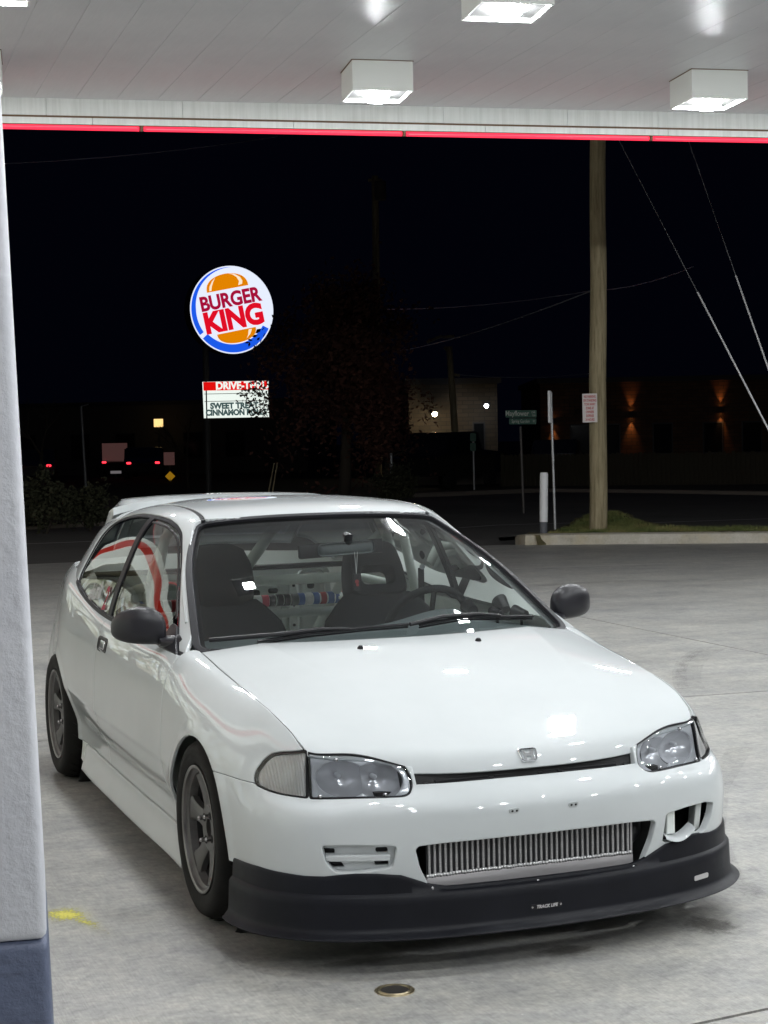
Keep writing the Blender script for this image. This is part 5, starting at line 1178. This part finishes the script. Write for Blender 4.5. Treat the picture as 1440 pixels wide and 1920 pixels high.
k2 = plate3('name_blade', o2, EXr, EZ, .58, .125, 'sign_green', .01, SS, .02); flat_text(['Spring Garden'], o2-EXr*.045+TOW*.012, EXr, EZ, 'sign_letter', .10, k2, sx=.66); flat_text(['ST'], o2+EXr*.245+TOW*.012, EXr, EZ, 'sign_letter', .055, k2)
# ------------------------------------------------------------------ burger restaurant pole sign
def em(name, c, s): return mat(name, tuple(x*.5 for x in c), .4, emit=c, es=s)
em('face_white', (.80,.86,1.0), 1.0); em('face_blue', (.012,.11,.86), .95); em('face_bun', (.80,.24,.0), .95); em('face_red', (.78,.004,.02), .95); em('face_wine', (.42,.004,.045), .9); em('face_shine', (1.0,.86,.66), .95); em('board_white', (.86,.94,.88), 1.0); em('board_red', (.80,.0,.0), .95); mat('board_letter', (.05,.06,.06), .6, emit=(.05,.09,.09), es=1.0); em('rim_glow', (.62,.76,1.0), .9)
mat('sign_drum', (.035,.034,.03), .5); mat('sign_pole', (.06,.06,.06), .6)
BD = 50.0; BC = Vector(at(435,581,BD)); th = math.radians(24); A0 = -TOW
# face normal turned towards the right of the viewer
FN = (TOW*math.cos(th) + HX*math.sin(th)).normalized(); FX = UZ.cross(FN).normalized(); FX = FX if FX.dot(HX) > 0 else -FX
FZ = (UZ*math.cos(.03)-FX*math.sin(.03)).normalized(); FX = FZ.cross(FN).normalized(); FX = FX if FX.dot(HX) > 0 else -FX
RB = 83.5/FPX*BD
BK = empty('restaurant_sign', Vector((BC.x, BC.y, 0)), 'round lit burger restaurant sign on a tall pole, red lettering between orange buns', 'sign')
def FP(u, v, d): return BC + FX*u*RB + FZ*v*RB + FN*d
b = B(); b.lathe([(.0001,-.55),(RB*.97,-.55),(RB*1.0,-.50),(RB*1.0,-.02),(RB*.985,.0),(.0001,-.01)], BC, FN, 64); b.out('sign_drum', 'sign_drum', BK, True)
def disc(name, r, cx, cy, m, d, r2=None, a0=0, a1=2*math.pi, n=64, par=None):
    b = B(); pts = [(cx+r*math.cos(a0+(a1-a0)*k/n), cy+r*math.sin(a0+(a1-a0)*k/n)) for k in range(n+(0 if a1-a0 > 6.28 else 1))]
    b.bm.faces.new([b.bm.verts.new(FP(u, v, d)) for u, v in pts]); return b.out(name, m, par or BK)
fc = disc('sign_face', .985, 0, 0, 'face_white', .005)
def poly(name, pts, m, d): b = B(); b.bm.faces.new([b.bm.verts.new(FP(u, v, d)) for u, v in pts]); return b.out(name, m, fc)
def arcband(name, m, d, f0, f1, ro, ri):
    b = B(); n = 60; r = []
    for k in range(n+1):
        a = f0+(f1-f0)*k/n; r.append([FP(ro(k/n)*math.cos(a), ro(k/n)*math.sin(a), d), FP(ri(k/n)*math.cos(a), ri(k/n)*math.sin(a), d)])
    b.grid(r); return b.out(name, m, fc)
arcband('blue_crescent', 'face_blue', .010, math.radians(88), math.radians(215), lambda f: .955, lambda f: .955-.11*min(1, f*1.4))
arcband('blue_crescent', 'face_blue', .010, math.radians(221), math.radians(333), lambda f: .955, lambda f: .80-.03*math.sin(f*3.1))
tl_ = math.radians(9.5); ct, st2 = math.cos(tl_), math.sin(tl_)
def rt(u, v): return (u*ct-v*st2, u*st2+v*ct)
def bun(sign, w, h, cy, flat):
    pts = [(-w, cy), ] + [(-w*math.cos(math.pi*k/24), cy+sign*h*math.sin(math.pi*k/24)**.8) for k in range(1, 24)] + [(w, cy)]
    return [rt(u, v) for u, v in pts]
poly('bun', bun(1, .50, .345, .475, 0), 'face_bun', .012); poly('bun', bun(-1, .47, .27, -.475, 0)[::-1], 'face_bun', .012)
def shine(pts): poly('bun_shine', [rt(u, v) for u, v in pts], 'face_shine', .016)
shine([(-.44,.50),(-.41,.60),(-.33,.70),(-.24,.77),(-.30,.69),(-.36,.59),(-.39,.50)]); shine([(.08,.815),(.22,.78),(.34,.69),(.38,.60),(.36,.53),(.26,.515),(.30,.60),(.26,.70),(.18,.77)]); shine([(.37,-.50),(.31,-.60),(.20,-.69),(.25,-.62),(.29,-.50)])
def btext(t, cx, cy, size, m, sx, bold):
    tm = text_mesh(t, size, bold, 0, .0, spacing=.98)
    # letters grow a little towards the middle of the word, and lean up
    for v in tm.vertices:
        u, w = v.co.x*sx, v.co.y; uu, ww = rt(u+cx, w+cy); v.co = FP(uu, ww, .014)
    return link('lettering', tm, m, fc)
btext('BURGER', .005, .225, .44, 'face_wine', .90, .017); btext('KING', .0, -.215, .63, 'face_red', .95, .032)
b = B(); p0 = Vector(at(385,640,BD)); pb_ = Vector((p0.x, p0.y, 0)); b.tube([pb_, p0], .09, 12); b.out('sign_pole', 'sign_pole', BK, True)
# message board under it
MB_ = Vector(at(442,749,BD)); mw, mh = 124/FPX*BD, 70/FPX*BD; th2 = math.radians(8); MX = (HX*math.cos(th2)-(-TOW)*0).normalized(); MZ = (UZ*math.cos(.02)-MX*math.sin(.02)).normalized()
bx_ = plate3('message_board', MB_, MX, MZ, mw, mh, 'sign_drum', .3, BK); MN = MX.cross(MZ)
def mp(u, v, d=.006): return MB_ + MX*u*mw/2 + MZ*v*mh/2 + MN*d
f_ = plate3('board_face', mp(0,0,.012), MX, MZ, mw*.985, mh*.97, 'board_white', .008, BK); plate3('red_panel', mp(-.77,.73,.016), MX, MZ, mw*.19, mh*.23, 'board_red', .002, f_)
plate3('red_panel', mp(.22,.73,.016), MX, MZ, mw*.78, mh*.23, 'board_red', .002, f_)
flat_text(['DRIVE-THRU'], mp(.22,.73,.020), MX, MZ, 'board_white', .30, f_, bold=.012, sx=.92)
flat_text(['SWEET TREAT'], mp(-.05,-.34,.018), MX, MZ, 'board_letter', .235, f_, bold=.014, sx=.95); flat_text(['CINNAMON ROLLS'], mp(.0,-.70,.018), MX, MZ, 'board_letter', .235, f_, bold=.014, sx=.88)
plate3('board_rail', mp(0,.32,.016), MX, MZ, mw*.95, .018, 'galv', .002, f_); plate3('board_rail', mp(0,-.08,.016), MX, MZ, mw*.95, .018, 'galv', .002, f_)
b = B(); b.tube([Vector((p0.x, p0.y, 0)), p0], .1, 10); b.bm.free()
# ------------------------------------------------------------------ trees
def leafmat(name, c0, c1):
    def f(nt, b):
        c = ramp(nt, noise(nt, 1.2, 4), [(.3, c0), (.7, c1)]); nt.links.new(c, b.inputs['Base Color'])
    return mat(name, c0, .8, nodes=f)
leafmat('leaf_rust', (.075,.03,.022), (.14,.055,.035)); leafmat('leaf_dark', (.03,.036,.018), (.06,.06,.03)); mat('bark', (.05,.04,.03), .9)
def tree(name, base, h, rx, rz, n, m, label, seed, leaf=.12, crown_z=.6, extra=(), leaf2=.05):
    random.seed(seed); t = empty(name, base, label, 'tree'); base = Vector(base); b = B(); top = base+Vector((0,0,h*crown_z)); b.tube([base-Vector((0,0,.1)), base.lerp(top, .5)+Vector((.1,0,0)), top], [h*.028, h*.02, h*.012], 10)
    tips = []
    for k in range(16):
        a = random.random()*6.28; e = random.uniform(.15,1.2); p = base.lerp(top, random.uniform(.35,.95)); L = rx*random.uniform(.5,.95); q = p+Vector((math.cos(a)*math.cos(e)*L, math.sin(a)*math.cos(e)*L, math.sin(e)*L)); b.tube([p, p.lerp(q, .5)+Vector((0,0,.05*L)), q], [h*.010, h*.006, h*.002], 5); tips.append(q)
    b.out('trunk', 'bark', t, True)
    c = base+Vector((0,0,h-rz)); cl = [c+Vector((random.gauss(0,.5)*rx, random.gauss(0,.5)*rx, random.gauss(0,.48)*rz)) for _ in range(46)]+tips; V, F = [], []
    for e in extra:
        for _ in range(26):
            p = Vector(e)+Vector((random.gauss(0,.11), random.gauss(0,.11), random.gauss(0,.09))); u = Vector((random.gauss(0,1), random.gauss(0,1), random.gauss(0,1))).normalized(); w = u.orthogonal().normalized()*leaf2*.6; u = u*leaf2; i = len(V); V += [p-u, p+w, p+u, p-w]; F.append((i,i+1,i+2,i+3))
    for k in range(n):
        q = random.choice(cl); p = q+Vector((random.gauss(0,.14)*rx, random.gauss(0,.14)*rx, random.gauss(0,.14)*rz)); d = p-c
        if (d.x/rx)**2+(d.y/rx)**2+(d.z/rz)**2 > 1.25 and k % 3: continue
        u = Vector((random.gauss(0,1), random.gauss(0,1), random.gauss(0,1))).normalized(); w = u.orthogonal().normalized()*leaf*random.uniform(.4,.8); u = u*leaf*random.uniform(.6,1.1); i = len(V); V += [p-u, p+w, p+u, p-w]; F.append((i,i+1,i+2,i+3))
    pyd('crown', V, F, m, t); return t
def gnd(px, py, depth): p = at(px, py, depth); return (p[0], p[1], 0.0)
tree('maple_tree', gnd(645,900,43), 6.1, 1.75, 2.6, 15000, 'leaf_rust', 'dark russet tree standing in front of the restaurant sign', 31, .085, .62, extra=[at(x_, y_, 44) for x_, y_ in ((478,728),(490,722),(500,735),(470,752),(485,748),(497,757),(478,770),(490,775),(502,768),(465,738),(500,748))], leaf2=.055)
tree('maple_tree', gnd(725,905,47), 4.2, 1.2, 1.6, 1800, 'leaf_rust', 'smaller russet tree at the brick building corner', 32, .07, .6)
def bare(base, h, seed, label):
    random.seed(seed); t = empty('bare_tree', base, label, 'tree'); b = B()
    def br(p, d, L, r, n):
        q = p+d*L; b.tube([p, p.lerp(q, .5)+Vector((random.gauss(0,.03)*L, random.gauss(0,.03)*L, 0)), q], [r, r*.8, r*.6], 5)
        if n:
            for _ in range(random.choice([2,3,3])): br(q if random.random() < .7 else p.lerp(q, .7), (d+Vector((random.gauss(0,.5), random.gauss(0,.5), random.gauss(.1,.3)))).normalized(), L*random.uniform(.55,.8), r*.55, n-1)
    br(Vector(base), Vector((0,0,1)), h*.3, h*.018, 4); b.out('trunk', 'bark', t, True)
bare(gnd(352,920,58), 3.6, 4, 'bare tree left of the restaurant message board'); bare(gnd(80,930,52), 4.2, 8, 'bare tree right behind the column'); bare(gnd(1080,890,75), 4.5, 9, 'bare tree beyond the wooden fence')
# clipped shrubs across the street
for k, (px, py, d, r, lab) in enumerate([(85,985,31,.55,'low clipped shrub next to the column'),(165,985,31.5,.42,'low clipped shrub left of the roof spoiler'),(740,945,40,.5,'dark shrub just above the car roof')]):
    tree('shrub', gnd(px, py-18, d), r*1.9, r, r*.9, 2500, 'leaf_dark', lab, 50+k, .05, .3)
# ------------------------------------------------------------------ buildings and their lamps
def _brick(c0, c1, mort):
    def f(nt, b):
        t = nd(nt, 'ShaderNodeTexBrick'); t.inputs['Color1'].default_value = (*c0, 1); t.inputs['Color2'].default_value = (*c1, 1); t.inputs['Mortar'].default_value = (*mort, 1); t.inputs['Scale'].default_value = 1.0; t.inputs['Brick Width'].default_value = .42; t.inputs['Row Height'].default_value = .16; t.inputs['Mortar Size'].default_value = .012
        tc = nd(nt, 'ShaderNodeTexCoord'); mp_ = nd(nt, 'ShaderNodeMapping'); mp_.inputs['Rotation'].default_value = (math.radians(90), 0, 0); nt.links.new(tc.outputs['Object'], mp_.inputs[0]); nt.links.new(mp_.outputs[0], t.inputs[0]); nt.links.new(t.outputs[0], b.inputs['Base Color']); bump(nt, b, t.outputs['Fac'], -.5, .03)
    return f
mat('brick_tan', (.3,.24,.18), .85, nodes=_brick((.10,.08,.058),(.07,.056,.04),(.04,.037,.034))); mat('brick_red', (.28,.14,.08), .85, nodes=_brick((.13,.065,.035),(.085,.042,.024),(.04,.036,.03)))
mat('dark_glass', (.01,.012,.015), .1); mat('far_wall', (.10,.09,.085), .85); mat('far_roof', (.05,.05,.055), .8); mat('lamp_metal', (.04,.04,.045), .5)
em('lamp_warm', (1.0,.80,.50), 40.0); em('lamp_cool', (.92,.96,1.0), 40.0); em('lamp_amber', (1.0,.42,.12), 10.0)
def house(name, cpx, depth, w, h, dep, m, label, rot=0.0, roof=None):
    p = at(cpx, 900, depth); c = Vector((p[0], p[1], 0)); t = empty(name, c, label, 'building'); ex = (HX*math.cos(rot)+TOW*math.sin(rot)).normalized(); ey = (-TOW*math.cos(rot)+HX*math.sin(rot)).normalized()
    f = lambda u, d, z: c+ex*u+ey*d+UZ*z
    b = B(); b.prism([(-w/2,0),(w/2,0),(w/2,h),(-w/2,h)], lambda u, v, d: f(u, d, v), 0, dep); b.out('wall', m, t)
    b = B(); b.prism([(-w/2-.15,h),(w/2+.15,h),(w/2+.15,h+.22),(-w/2-.15,h+.22)], lambda u, v, d: f(u, d, v), -.12, dep); b.out('roof_edge', roof or 'far_roof', t)
    return t, f
def pane(t, f, u0, u1, z0, z1, m='dark_glass'):
    b = B(); b.prism([(u0,z0),(u1,z0),(u1,z1),(u0,z1)], lambda u, v, d: f(u, d, v), -.03, .02); w = b.out('window', 'lamp_metal', t)
    b = B(); b.prism([(u0+.06,z0+.06),(u1-.06,z0+.06),(u1-.06,z1-.06),(u0+.06,z1-.06)], lambda u, v, d: f(u, d, v), -.04, -.031); b.out('pane', m, w)
def point(loc, col, e, r=.05, name='lamp_light', parent=None):
    l = bpy.data.lights.new(name, 'POINT'); l.energy = e; l.color = col; l.shadow_soft_size = r; o = bpy.data.objects.new(name, l); COL.objects.link(o); o.location = loc
    if parent is not None: o.parent = parent; o.matrix_parent_inverse = Matrix.Translation(parent.location).inverted()
    return o
px2m = lambda px, d: px/FPX*d
# tan brick building with two wall lamps
DA = 66.0; tA, fA = house('brick_building', 852, DA, px2m(168, DA), 3.7, 9, 'brick_tan', 'tan brick building with two bright wall lamps beyond the street', -.12)
pane(tA, fA, .75, 1.25, .7, 2.2)
def wall_lamp(px, py, d, mt, col, e, label, r=.11):
    p = Vector(at(px, py, d)); t = empty('wall_lamp', p, label, 'lamp'); b = B(); b.lathe([(.0001,r),(r*.6,r*.8),(r,0),(r*.6,-r*.8),(.0001,-r)], p, (0,0,1), 14); b.out('lamp_glass', mt, t, True)
    b = B(); b.box(p-TOW*.05-Vector((.13,.13,-.06)), p-TOW*.05+Vector((.13,.13,.14)), .02); b.out('lamp_cap', 'lamp_metal', t); point(p+TOW*.16-Vector((0,0,.10)), col, e, .08, parent=t)
wall_lamp(815, 776, DA-1.2, 'lamp_warm', (1,.78,.5), 18, 'warm bright wall lamp on the tan brick building')
wall_lamp(912, 761, DA-1.2, 'lamp_cool', (.9,.95,1), 4, 'small cool white wall lamp right of the thin far pole', .085)
# red brick building with amber up-and-down sconces
DBd = 74.0; tB, fB = house('brick_building', 1250, DBd, px2m(470, DBd), 3.9, 10, 'brick_red', 'long dark brick building with amber wall sconces', .0)
for u in (-4.2,-2.9,-.6,1.6,3.3): pane(tB, fB, u, u+.9, .7, 2.1)
def spot(loc, direc, col, e, ang, parent):
    l = bpy.data.lights.new('sconce_beam', 'SPOT'); l.energy = e; l.color = col; l.spot_size = ang; l.spot_blend = 1.0; l.shadow_soft_size = .03; o = bpy.data.objects.new('sconce_beam', l); COL.objects.link(o); o.location = loc; o.rotation_euler = Vector(direc).to_track_quat('-Z', 'Y').to_euler(); o.parent = parent; o.matrix_parent_inverse = Matrix.Translation(parent.location).inverted()
for px, py, up, lab in ((1038,790,False,'amber sconce lighting the brick behind the thin sign post'),(1184,777,True,'amber sconce throwing light up and down right of the wooden pole'),(1352,768,True,'amber sconce near the right picture edge')):
    p = Vector(at(px, py, DBd-.25)); t = empty('wall_sconce', p, lab, 'lamp'); b = B(); b.lathe([(.05,-.12),(.055,-.10),(.055,.10),(.05,.12)], p, (0,0,1), 14); b.out('sconce_body', 'lamp_metal', t, True)
    b = B(); b.lathe([(.0001,-.115),(.045,-.115)], p, (0,0,1), 12); b.lathe([(.0001,.115),(.045,.115)], p, (0,0,1), 12); b.out('sconce_lens', 'lamp_amber', t)
    spot(p-Vector((0,0,.14)), -UZ-TOW*.10, (1,.40,.12), 45, .9, t)
    if up: spot(p+Vector((0,0,.14)), UZ-TOW*.10, (1,.36,.10), 32, .9, t)
# long low building on the left, lit window and distant shop signs
DCd = 88.0; tC, fC = house('restaurant_building', 260, DCd, px2m(640, DCd), 3.6, 12, 'far_wall', 'dark low restaurant building left of the pole sign', .1)
em('window_lit', (1.0,.66,.25), 1.3); em('pink_sign', (.8,.2,.45), .9)
for u in (-6.5,-3.6,-1.2,2.4,4.6): pane(tC, fC, u, u+1.1, .8, 2.2)
def lit_plate(name, px, py, d, w, h, m, label, cat, frame=True):
    p = Vector(at(px, py, d)); t = empty(name, p, label, cat); plate3('panel', p, HX, UZ, px2m(w, d), px2m(h, d), m, .05, t)
    b = B(); q = Vector((p.x, p.y, 0)); b.tube([q-TOW*.1, p-TOW*.1], .05, 6); b.out('post', 'sign_pole', t)
    return t, p
em('pale_panel', (.16,.075,.07), .32); em('white_panel', (.25,.23,.24), .5); em('yellow_panel', (.55,.28,.01), .42)
lit_plate('shop_sign', 297, 793, 86, 17, 15, 'window_lit', 'small lit yellow lantern sign left of the bare tree', 'sign'); lit_plate('billboard', 215, 849, 80, 47, 36, 'pale_panel', 'faint pinkish billboard above the far traffic', 'billboard'); lit_plate('shop_sign', 217, 882, 80, 20, 12, 'white_panel', 'tiny pale sign below the pinkish billboard', 'sign'); lit_plate('shop_sign', 317, 860, 70, 20, 24, 'pale_panel', 'dim square route sign over the yellow diamond', 'sign'); lit_plate('shop_sign', 404, 845, 90, 12, 6, 'pink_sign', 'tiny pink lit sign under the message board', 'sign')
p = Vector(at(319,893,69)); t = empty('warning_sign', p, 'small yellow diamond warning sign beyond the car roof', 'sign'); b = B(); w = px2m(9.5,69); b.prism([(0,-w),(w,0),(0,w),(-w,0)], lambda u, v, d: p+HX*u+UZ*v+TOW*d, -.01, 0); b.out('diamond', 'yellow_panel', t); b = B(); b.tube([(p.x, p.y, 0), p-TOW*.05], .03, 6); b.out('post', 'galv', t)
# far lamp post and utility poles
def far_pole(px0, py0, px1, py1, d, r, m, name, label, cat, arms=()):
    a, c = Vector(at(px0, py0, d)), Vector(at(px1, py1, d)); t = empty(name, Vector((c.x, c.y, 0)), label, cat); b = B(); b.tube([Vector((c.x, c.y, 0)), a], [r, r*.8], 10); b.out('shaft', m, t, True)
    for (x0, y0, x1, y1) in arms:
        b = B(); b.tube([at(x0, y0, d), at(x1, y1, d)], r*.4, 6); b.out('cross_arm', m, t, True)
    return t
far_pole(842,650,860,905,58, .13, 'pole_wood', 'utility_pole', 'thin far utility pole with cross arm beside the brick building lamps', 'pole', [(800,642,828,630),(830,632,852,630),(833,650,842,662),(845,702,862,704)])
far_pole(703,330,706,700,64, .16, 'pole_wood', 'utility_pole', 'barely visible tall pole with transformer behind the russet tree', 'pole', [(690,338,716,338)])
p = Vector(at(713,358,63.6)); b = B(); b.lathe([(.0001,.38),(.20,.36),(.22,.30),(.22,-.34),(.0001,-.38)], p, (0,0,1), 16); o = b.out('transformer', 'far_wall', None, True); tag(o, 'grey pole transformer can high in the dark sky', 'transformer')
far_pole(152,762,162,950,62, .06, 'galv', 'lamp_post', 'thin pale street lamp post behind the column side of the car', 'lamp post', [(152,762,166,758)])
far_pole(887,812,889,905,50, .035, 'galv', 'bus_stop_sign', 'slim post with two small green signs in front of the brick building', 'sign'); 
for py in (820, 838):
    p = at(887, py, 49.8); plate3('sign_plate', p, HX, UZ, px2m(11,50), px2m(16,50), 'sign_green', .01, bpy.data.objects['bus_stop_sign'], .05)
far_pole(733,850,736,925,44, .05, 'galv', 'metal_post', 'bare metal post right of the russet tree', 'post')
far_pole(514,868,498,922,41, .02, 'pole_wood', 'tree_stake', 'left one of two leaning tree stakes above the roof', 'stake'); far_pole(520,868,506,922,41, .02, 'pole_wood', 'tree_stake', 'right one of two leaning tree stakes above the roof', 'stake')
# overhead wires
def wire(pts, label):
    b = B(); P = [Vector(at(*p)) for p in pts]; Q = []
    for a, c in zip(P, P[1:]):
        for k in range(8): Q.append(a.lerp(c, k/8)-UZ*.5*(k/8)*(1-k/8))
    b.tube(Q+[P[-1]], .012, 5); o = b.out('overhead_wire', 'galv', None, True); tag(o, label, 'wire', 'overhead wires')
wire([(-60,310,40),(520,256,50)], 'overhead wire high at the left just under the red edge'); wire([(852,702,58),(1110,700,60)], 'overhead wire from the far pole to the wooden pole'); wire([(740,660,50),(1110,545,30)], 'overhead wire rising towards the wooden pole, lower of two'); wire([(720,580,50),(1110,545,45),(1300,500,40)], 'overhead wire crossing behind the wooden pole, upper of two')
# sloped retaining wall and drive beside the brick building, wooden fence
b = B(); A = [at(735,884,56), at(940,856,56)]; a0, a1 = Vector(A[0]), Vector(A[1]); b.prism([(0,0),(1,0),(1,1),(0,1)], lambda u, v, d: Vector((a0.lerp(a1, u).x, a0.lerp(a1, u).y, (-.1+(a0.lerp(a1, u).z+.1)*v)))-TOW*d*3, 0, .3); o = b.out('retaining_wall', 'pave', None); tag(o, 'sloping concrete retaining wall below the tan brick building', 'wall')
def _fence(nt, b): c = ramp(nt, noise(nt, 3, 5, stretch=(4,4,.4)), [(.3, (.035,.03,.018)), (.7, (.065,.055,.035))]); nt.links.new(c, b.inputs['Base Color'])
mat('fence_wood', (.15,.12,.08), .9, nodes=_fence)
FE = empty('wooden_fence', gnd(1100,905,52), 'dark wooden board fence right of the street name sign', 'fence'); fme = None; a0, a1 = Vector(at(938,852,53)), Vector(at(1470,846,50)); n = 62
for k in range(n):
    p = a0.lerp(a1, (k+.5)/n); w = (a1-a0).length/n*.47; b = B(); ux = (a1-a0).normalized(); ux.z = 0
    if fme is None:
        b.prism([(-w,0),(w,0),(w,1.05),(w*.5,1.10),(-w*.5,1.10),(-w,1.05)], lambda u, v, d: ux*u+UZ*v-TOW*d, 0, .03); o = b.out('fence_board', 'fence_wood', FE); fme = o.data
    else:
        b.bm.free(); o = bpy.data.objects.new('fence_board', fme); COL.objects.link(o); o.parent = FE
    o.matrix_parent_inverse = Matrix.Identity(4); o.location = Vector((p.x, p.y, p.z-1.10+random.uniform(-.03,.03)))-Vector(FE.location); 
b = B(); b.tube([a0-UZ*.3-TOW*.05, a1-UZ*.3-TOW*.05], .03, 4); b.out('fence_rail', 'fence_wood', FE)
# ------------------------------------------------------------------ far traffic
mat('car_dark', (.012,.013,.016), .25, coat=1); mat('car_grey', (.06,.06,.065), .3, coat=1); em('tail_red', (1.0,.03,.05), 3.0); em('head_white', (.9,.95,1.0), 6.0); mat('far_tyre', (.01,.01,.01), .8)
def far_car(px, py, d, m, rot, label, lit, truck=False):
    q = at(px, py, d); c = Vector((q[0], q[1], 0)); t = empty('far_car', c, label, 'car'); R = Matrix.Rotation(rot, 4, 'Z')
    prof = [(-2.1,.35),(-2.15,.75),(-1.6,.92),(-.9,1.0),(-.35,1.42),(1.0,1.45),(1.75,.98),(2.1,.92),(2.15,.40)] if not truck else [(-2.5,.45),(-2.55,1.0),(-1.5,1.12),(-1.0,1.75),(.5,1.78),(.75,1.15),(2.55,1.12),(2.55,.5)]
    b = B(); b.prism(prof, lambda u, v, dd: c + (R @ Vector((dd, u, v))), -.85, .85); bmesh.ops.bevel(b.bm, geom=[e for e in b.bm.edges], offset=.06, segments=2, affect='EDGES'); b.out('body', m, t, True)
    for yy in (-1.3, 1.35):
        for xx in (-.8, .8):
            b = B(); b.lathe([(.0001,.1),(.2,.1),(.31,.08),(.31,-.08),(.2,-.1),(.0001,-.1)], c+(R @ Vector((xx, yy, .31))), R @ Vector((1,0,0)), 18); b.out('wheel', 'far_tyre', t, True)
    for xx in (-.62, .62):
        b = B(); b.box(c+Vector((xx-.10,-2.19,.72)), c+Vector((xx+.10,-2.13,.81)), .03, rot=R, org=c); b.out('tail_light' if lit == 'tail_red' else 'head_light', lit or 'lamp_metal', t)
    b = B(); b.prism([(-.85,1.02),(-.36,1.38),(.95,1.40),(1.6,1.02)] if not truck else [(-.95,1.15),(-.75,1.68),(.4,1.70),(.62,1.18)], lambda u, v, dd: c + (R @ Vector((dd, u, v))), -.858, .858); b.out('side_window', 'dark_glass', t)
far_car(68,930,72,'car_grey',-.2,'far car with a red tail light beside the column','tail_red'); far_car(225,925,82,'car_dark',-.25,'far dark car with a single red light left of centre','tail_red'); far_car(272,925,76,'car_dark',-.25,'far car with two red tail lights left of the yellow diamond sign','tail_red')
far_car(838,905,52,'car_dark',-.9,'black pickup parked below the tan brick building',None,True)
far_car(1045,865,66,'car_dark',2.6,'dark car behind the fence under the amber sconce','head_white')
def _shopglow(nt, b):
    tc = nd(nt, 'ShaderNodeTexCoord'); mp_ = nd(nt, 'ShaderNodeMapping'); mp_.inputs['Scale'].default_value = (1,2.2,2.6); nt.links.new(tc.outputs['Object'], mp_.inputs[0])
    v = nd(nt, 'ShaderNodeTexVoronoi', distance='CHEBYCHEV'); v.inputs['Scale'].default_value = 1.6; nt.links.new(mp_.outputs[0], v.inputs['Vector'])
    sp = nd(nt, 'ShaderNodeSeparateColor'); nt.links.new(v.outputs['Color'], sp.inputs[0])
    c = ramp(nt, sp.outputs[0], [(.0, (.06,.08,.03)), (.25, (.30,.32,.20)), (.45, (.75,.82,.70)), (.62, (.20,.14,.08)), (.8, (.85,.92,.85)), (1.0, (.5,.6,.65))])
    nt.links.new(c, b.inputs['Emission Color']); b.inputs['Emission Strength'].default_value = 1.4
# ------------------------------------------------------------------ the shop beside the forecourt (seen in the car's reflections)
mat('shop_wall', (.75,.76,.72), .6); em('shop_fascia', (.86,.92,.84), 1.0); em('shop_red', (.80,.05,.03), .7); mat('shop_brown', (.22,.19,.12), .7); mat('shop_glow', (.3,.3,.3), .3, nodes=_shopglow)  # fascia and stripe glow is added, to brighten reflections and the forecourt's left
c0 = Vector((-4.4,26.0,0)); c1 = Vector((-5.2,-3.0,0)); ux = (c1-c0).normalized(); nx = Vector((-ux.y, ux.x, 0)); nx = nx if nx.x > 0 else -nx
SH = empty('shop_building', c0.lerp(c1, .5), 'white filling station shop with red fascia stripe beside the forecourt', 'building'); Ls = (c1-c0).length
def sh(name, m, u0, u1, z0, z1, d0, d1): b = B(); b.prism([(u0,z0),(u1,z0),(u1,z1),(u0,z1)], lambda u, v, d: c0+ux*u+UZ*v+nx*d, d0, d1); return b.out(name, m, SH)
sh('wall', 'shop_wall', 0, Ls, 0, 4.3, -6, 0); sh('fascia', 'shop_fascia', -.3, Ls+.3, 2.95, 4.2, .01, .6); sh('red_stripe', 'shop_red', -.32, Ls+.32, 3.45, 3.85, .605, .62); sh('beam', 'shop_brown', -.3, Ls+.3, 2.72, 2.94, .02, .5)
for k in range(11):
    u0 = .8+2.5*k; w = sh('window', 'shop_brown', u0, u0+2.2, .4, 2.6, .005, .04)
    b = B(); b.prism([(u0+.08,.48),(u0+2.12,.48),(u0+2.12,2.52),(u0+.08,2.52)], lambda u, v, d: c0+ux*u+UZ*v+nx*d, .041, .05); b.out('pane', 'shop_glow', w)
    for j in range(3): b = B(); b.box((0,0,0),(.001,.001,.001)); b.bm.free()
